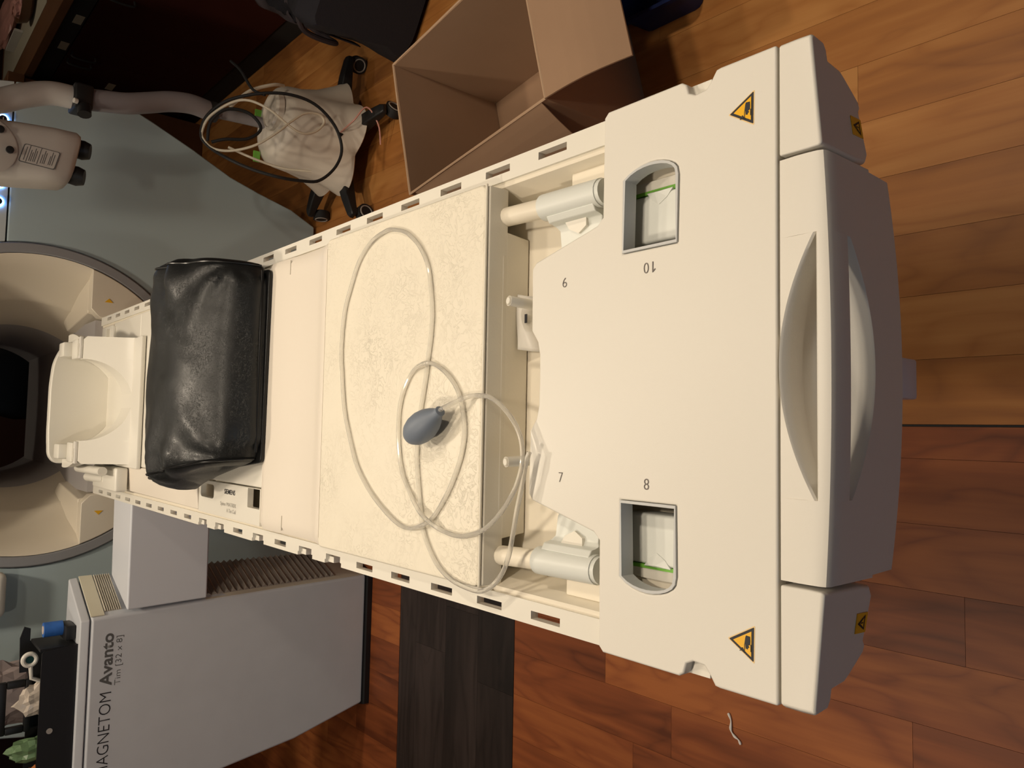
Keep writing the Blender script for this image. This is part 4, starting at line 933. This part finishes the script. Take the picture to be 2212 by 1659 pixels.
# ------------------------------------------------------------------ cabinet and counter
CA = thing('base_cabinet', 'long dark cherry base cabinet with black toe kick and paper labels', 'cabinet', (2.05, 3.8, 0))
KX = 1.745; Y0, Y1 = 3.06, 5.40
obj('toe_kick', bx(KX+0.012, 2.40, Y0+0.002, Y1-0.002, 0.001, 0.105), M['gap'], CA)
obj('carcass', bx(KX+0.02, 2.40, Y0, Y1, 0.1055, 0.865), M['cabinet'], CA)
nd = 6; wd = (Y1-Y0)/nd
for i in range(nd):
    a, b = Y0+wd*i+0.002, Y0+wd*(i+1)-0.002
    dr = obj('door', bx(KX, KX+0.0195, a, b, 0.110, 0.775), M['cabinet'], CA, bevel=0.002)
    hy = b-0.045 if i % 2 == 0 else a+0.045
    obj('handle', tube(cr([(KX+0.001, hy, 0.66), (KX-0.025, hy, 0.665), (KX-0.025, hy, 0.755), (KX+0.001, hy, 0.760)], 5), 0.005, 8), M['gap'], dr, smooth=True)
    w = obj('recess_shade', bx(KX, KX+0.0195, a, b, 0.780, 0.862), M['gap'], CA, bevel=0.002)  # shade of the recess under the worktop, put in as near-black strips
for y, z in ((3.828, 0.806), (4.146, 0.806), (4.486, 0.52)):
    obj('paper_label', bx(KX-0.0012, KX-0.0002, y-0.045, y+0.045, z-0.018, z+0.018), M['label'], CA)
CT = tag(obj('countertop', bx(KX-0.03, 2.42, Y0-0.02, Y1+0.01, 0.8665, 0.905), M['counter'], bevel=0.004), 'brown laminate worktop on the dark cherry cabinet', 'countertop')
PP = thing('pink_package', 'pink plastic wrapped package with a white edge on the brown worktop', 'package', (2.1, 4.9, 0.9066))
obj('package_body', crumple((2.12, 4.90, 0.947), (0.13, 0.25, 0.036), 0.22, 21), M['pink'], PP)
obj('white_edge', bx(1.972, 1.985, 4.66, 4.95, 0.9070, 0.945), M['white_plastic'], PP)
PQ = thing('bundle_bowl', 'dark brown bowl with a small pink bundle on the worktop', 'bowl', (2.0, 4.36, 0.9066))
obj('bowl', lathe([(0.06, 0.0), (0.095, 0.02), (0.112, 0.06), (0.106, 0.06), (0.086, 0.022), (0.0001, 0.01)], (2.0, 4.36, 0.9070), 'z', 28), M['counter'], PQ, smooth=True)
obj('bundle', crumple((1.98, 4.35, 0.958), (0.06, 0.075, 0.034), 0.4, 31), M['pink'], PQ)
tag(obj('paper_sheet', bx(1.86, 2.38, 4.0, 5.34, 0.9055, 0.9064), M['label']), 'pale paper sheet spread under the items on the worktop', 'paper')
BK = thing('brown_carton', 'tall dark brown carton standing against the far end of the cabinet', 'carton', (1.55, 4.75, 0))
obj('carton_body', bx(1.36, 1.70, 4.56, 4.95, 0.001, 0.90), M['counter'], BK, bevel=0.004)
obj('carton_lid', bx(1.35, 1.71, 4.55, 4.96, 0.9005, 0.975), M['counter'], BK, bevel=0.004)

# ------------------------------------------------------------------ seen through the bore; scrap on the floor
CH = thing('black_chair', 'black office chair seen through the scanner bore', 'chair', (0.16, 5.2, 0))
obj('backrest', loft([[(0.16+x*w, 5.15+y*0.035, z) for x, y in round_poly([(-1, -1), (1, -1), (1, 1), (-1, 1)], 0.5, 4)] for z, w in ((0.52, 0.17), (0.56, 0.20), (0.78, 0.21), (0.86, 0.19), (0.89, 0.14))]), M['black'], CH, smooth=True)
obj('seat', rbox(-0.07, 0.39, 4.72, 5.10, 0.42, 0.49, 0.03, 3), M['black'], CH, smooth=True)
obj('back_bar', tube([(0.16, 5.08, 0.44), (0.16, 5.16, 0.46), (0.16, 5.17, 0.56)], 0.02, 8), M['black'], CH)
obj('column', tube([(0.16, 4.92, 0.07), (0.16, 4.92, 0.425)], 0.025, 10), M['black'], CH)
for k in range(5):
    a = 2*math.pi*k/5+0.3; q = (0.16+0.26*math.cos(a), 4.92+0.26*math.sin(a))
    obj('leg', tube([(0.16, 4.92, 0.09), (q[0], q[1], 0.065)], [0.022, 0.014], 8), M['black'], CH)
    obj('caster', tube([(q[0]-0.012, q[1], 0.0265), (q[0]+0.012, q[1], 0.0265)], 0.026, 12), M['black'], CH)
tag(obj('string_scrap', tube(cr([(-0.672, 0.988, 0.003), (-0.686, 0.981, 0.0035), (-0.705, 0.981, 0.004), (-0.716, 0.973, 0.0035), (-0.722, 0.962, 0.003), (-0.730, 0.957, 0.003)], 5), [0.0022+0.0007*math.sin(i*0.9) for i in range(26)], 8), M['scrap'], smooth=True), 'small white scrap of string on the red-brown floor', 'string')
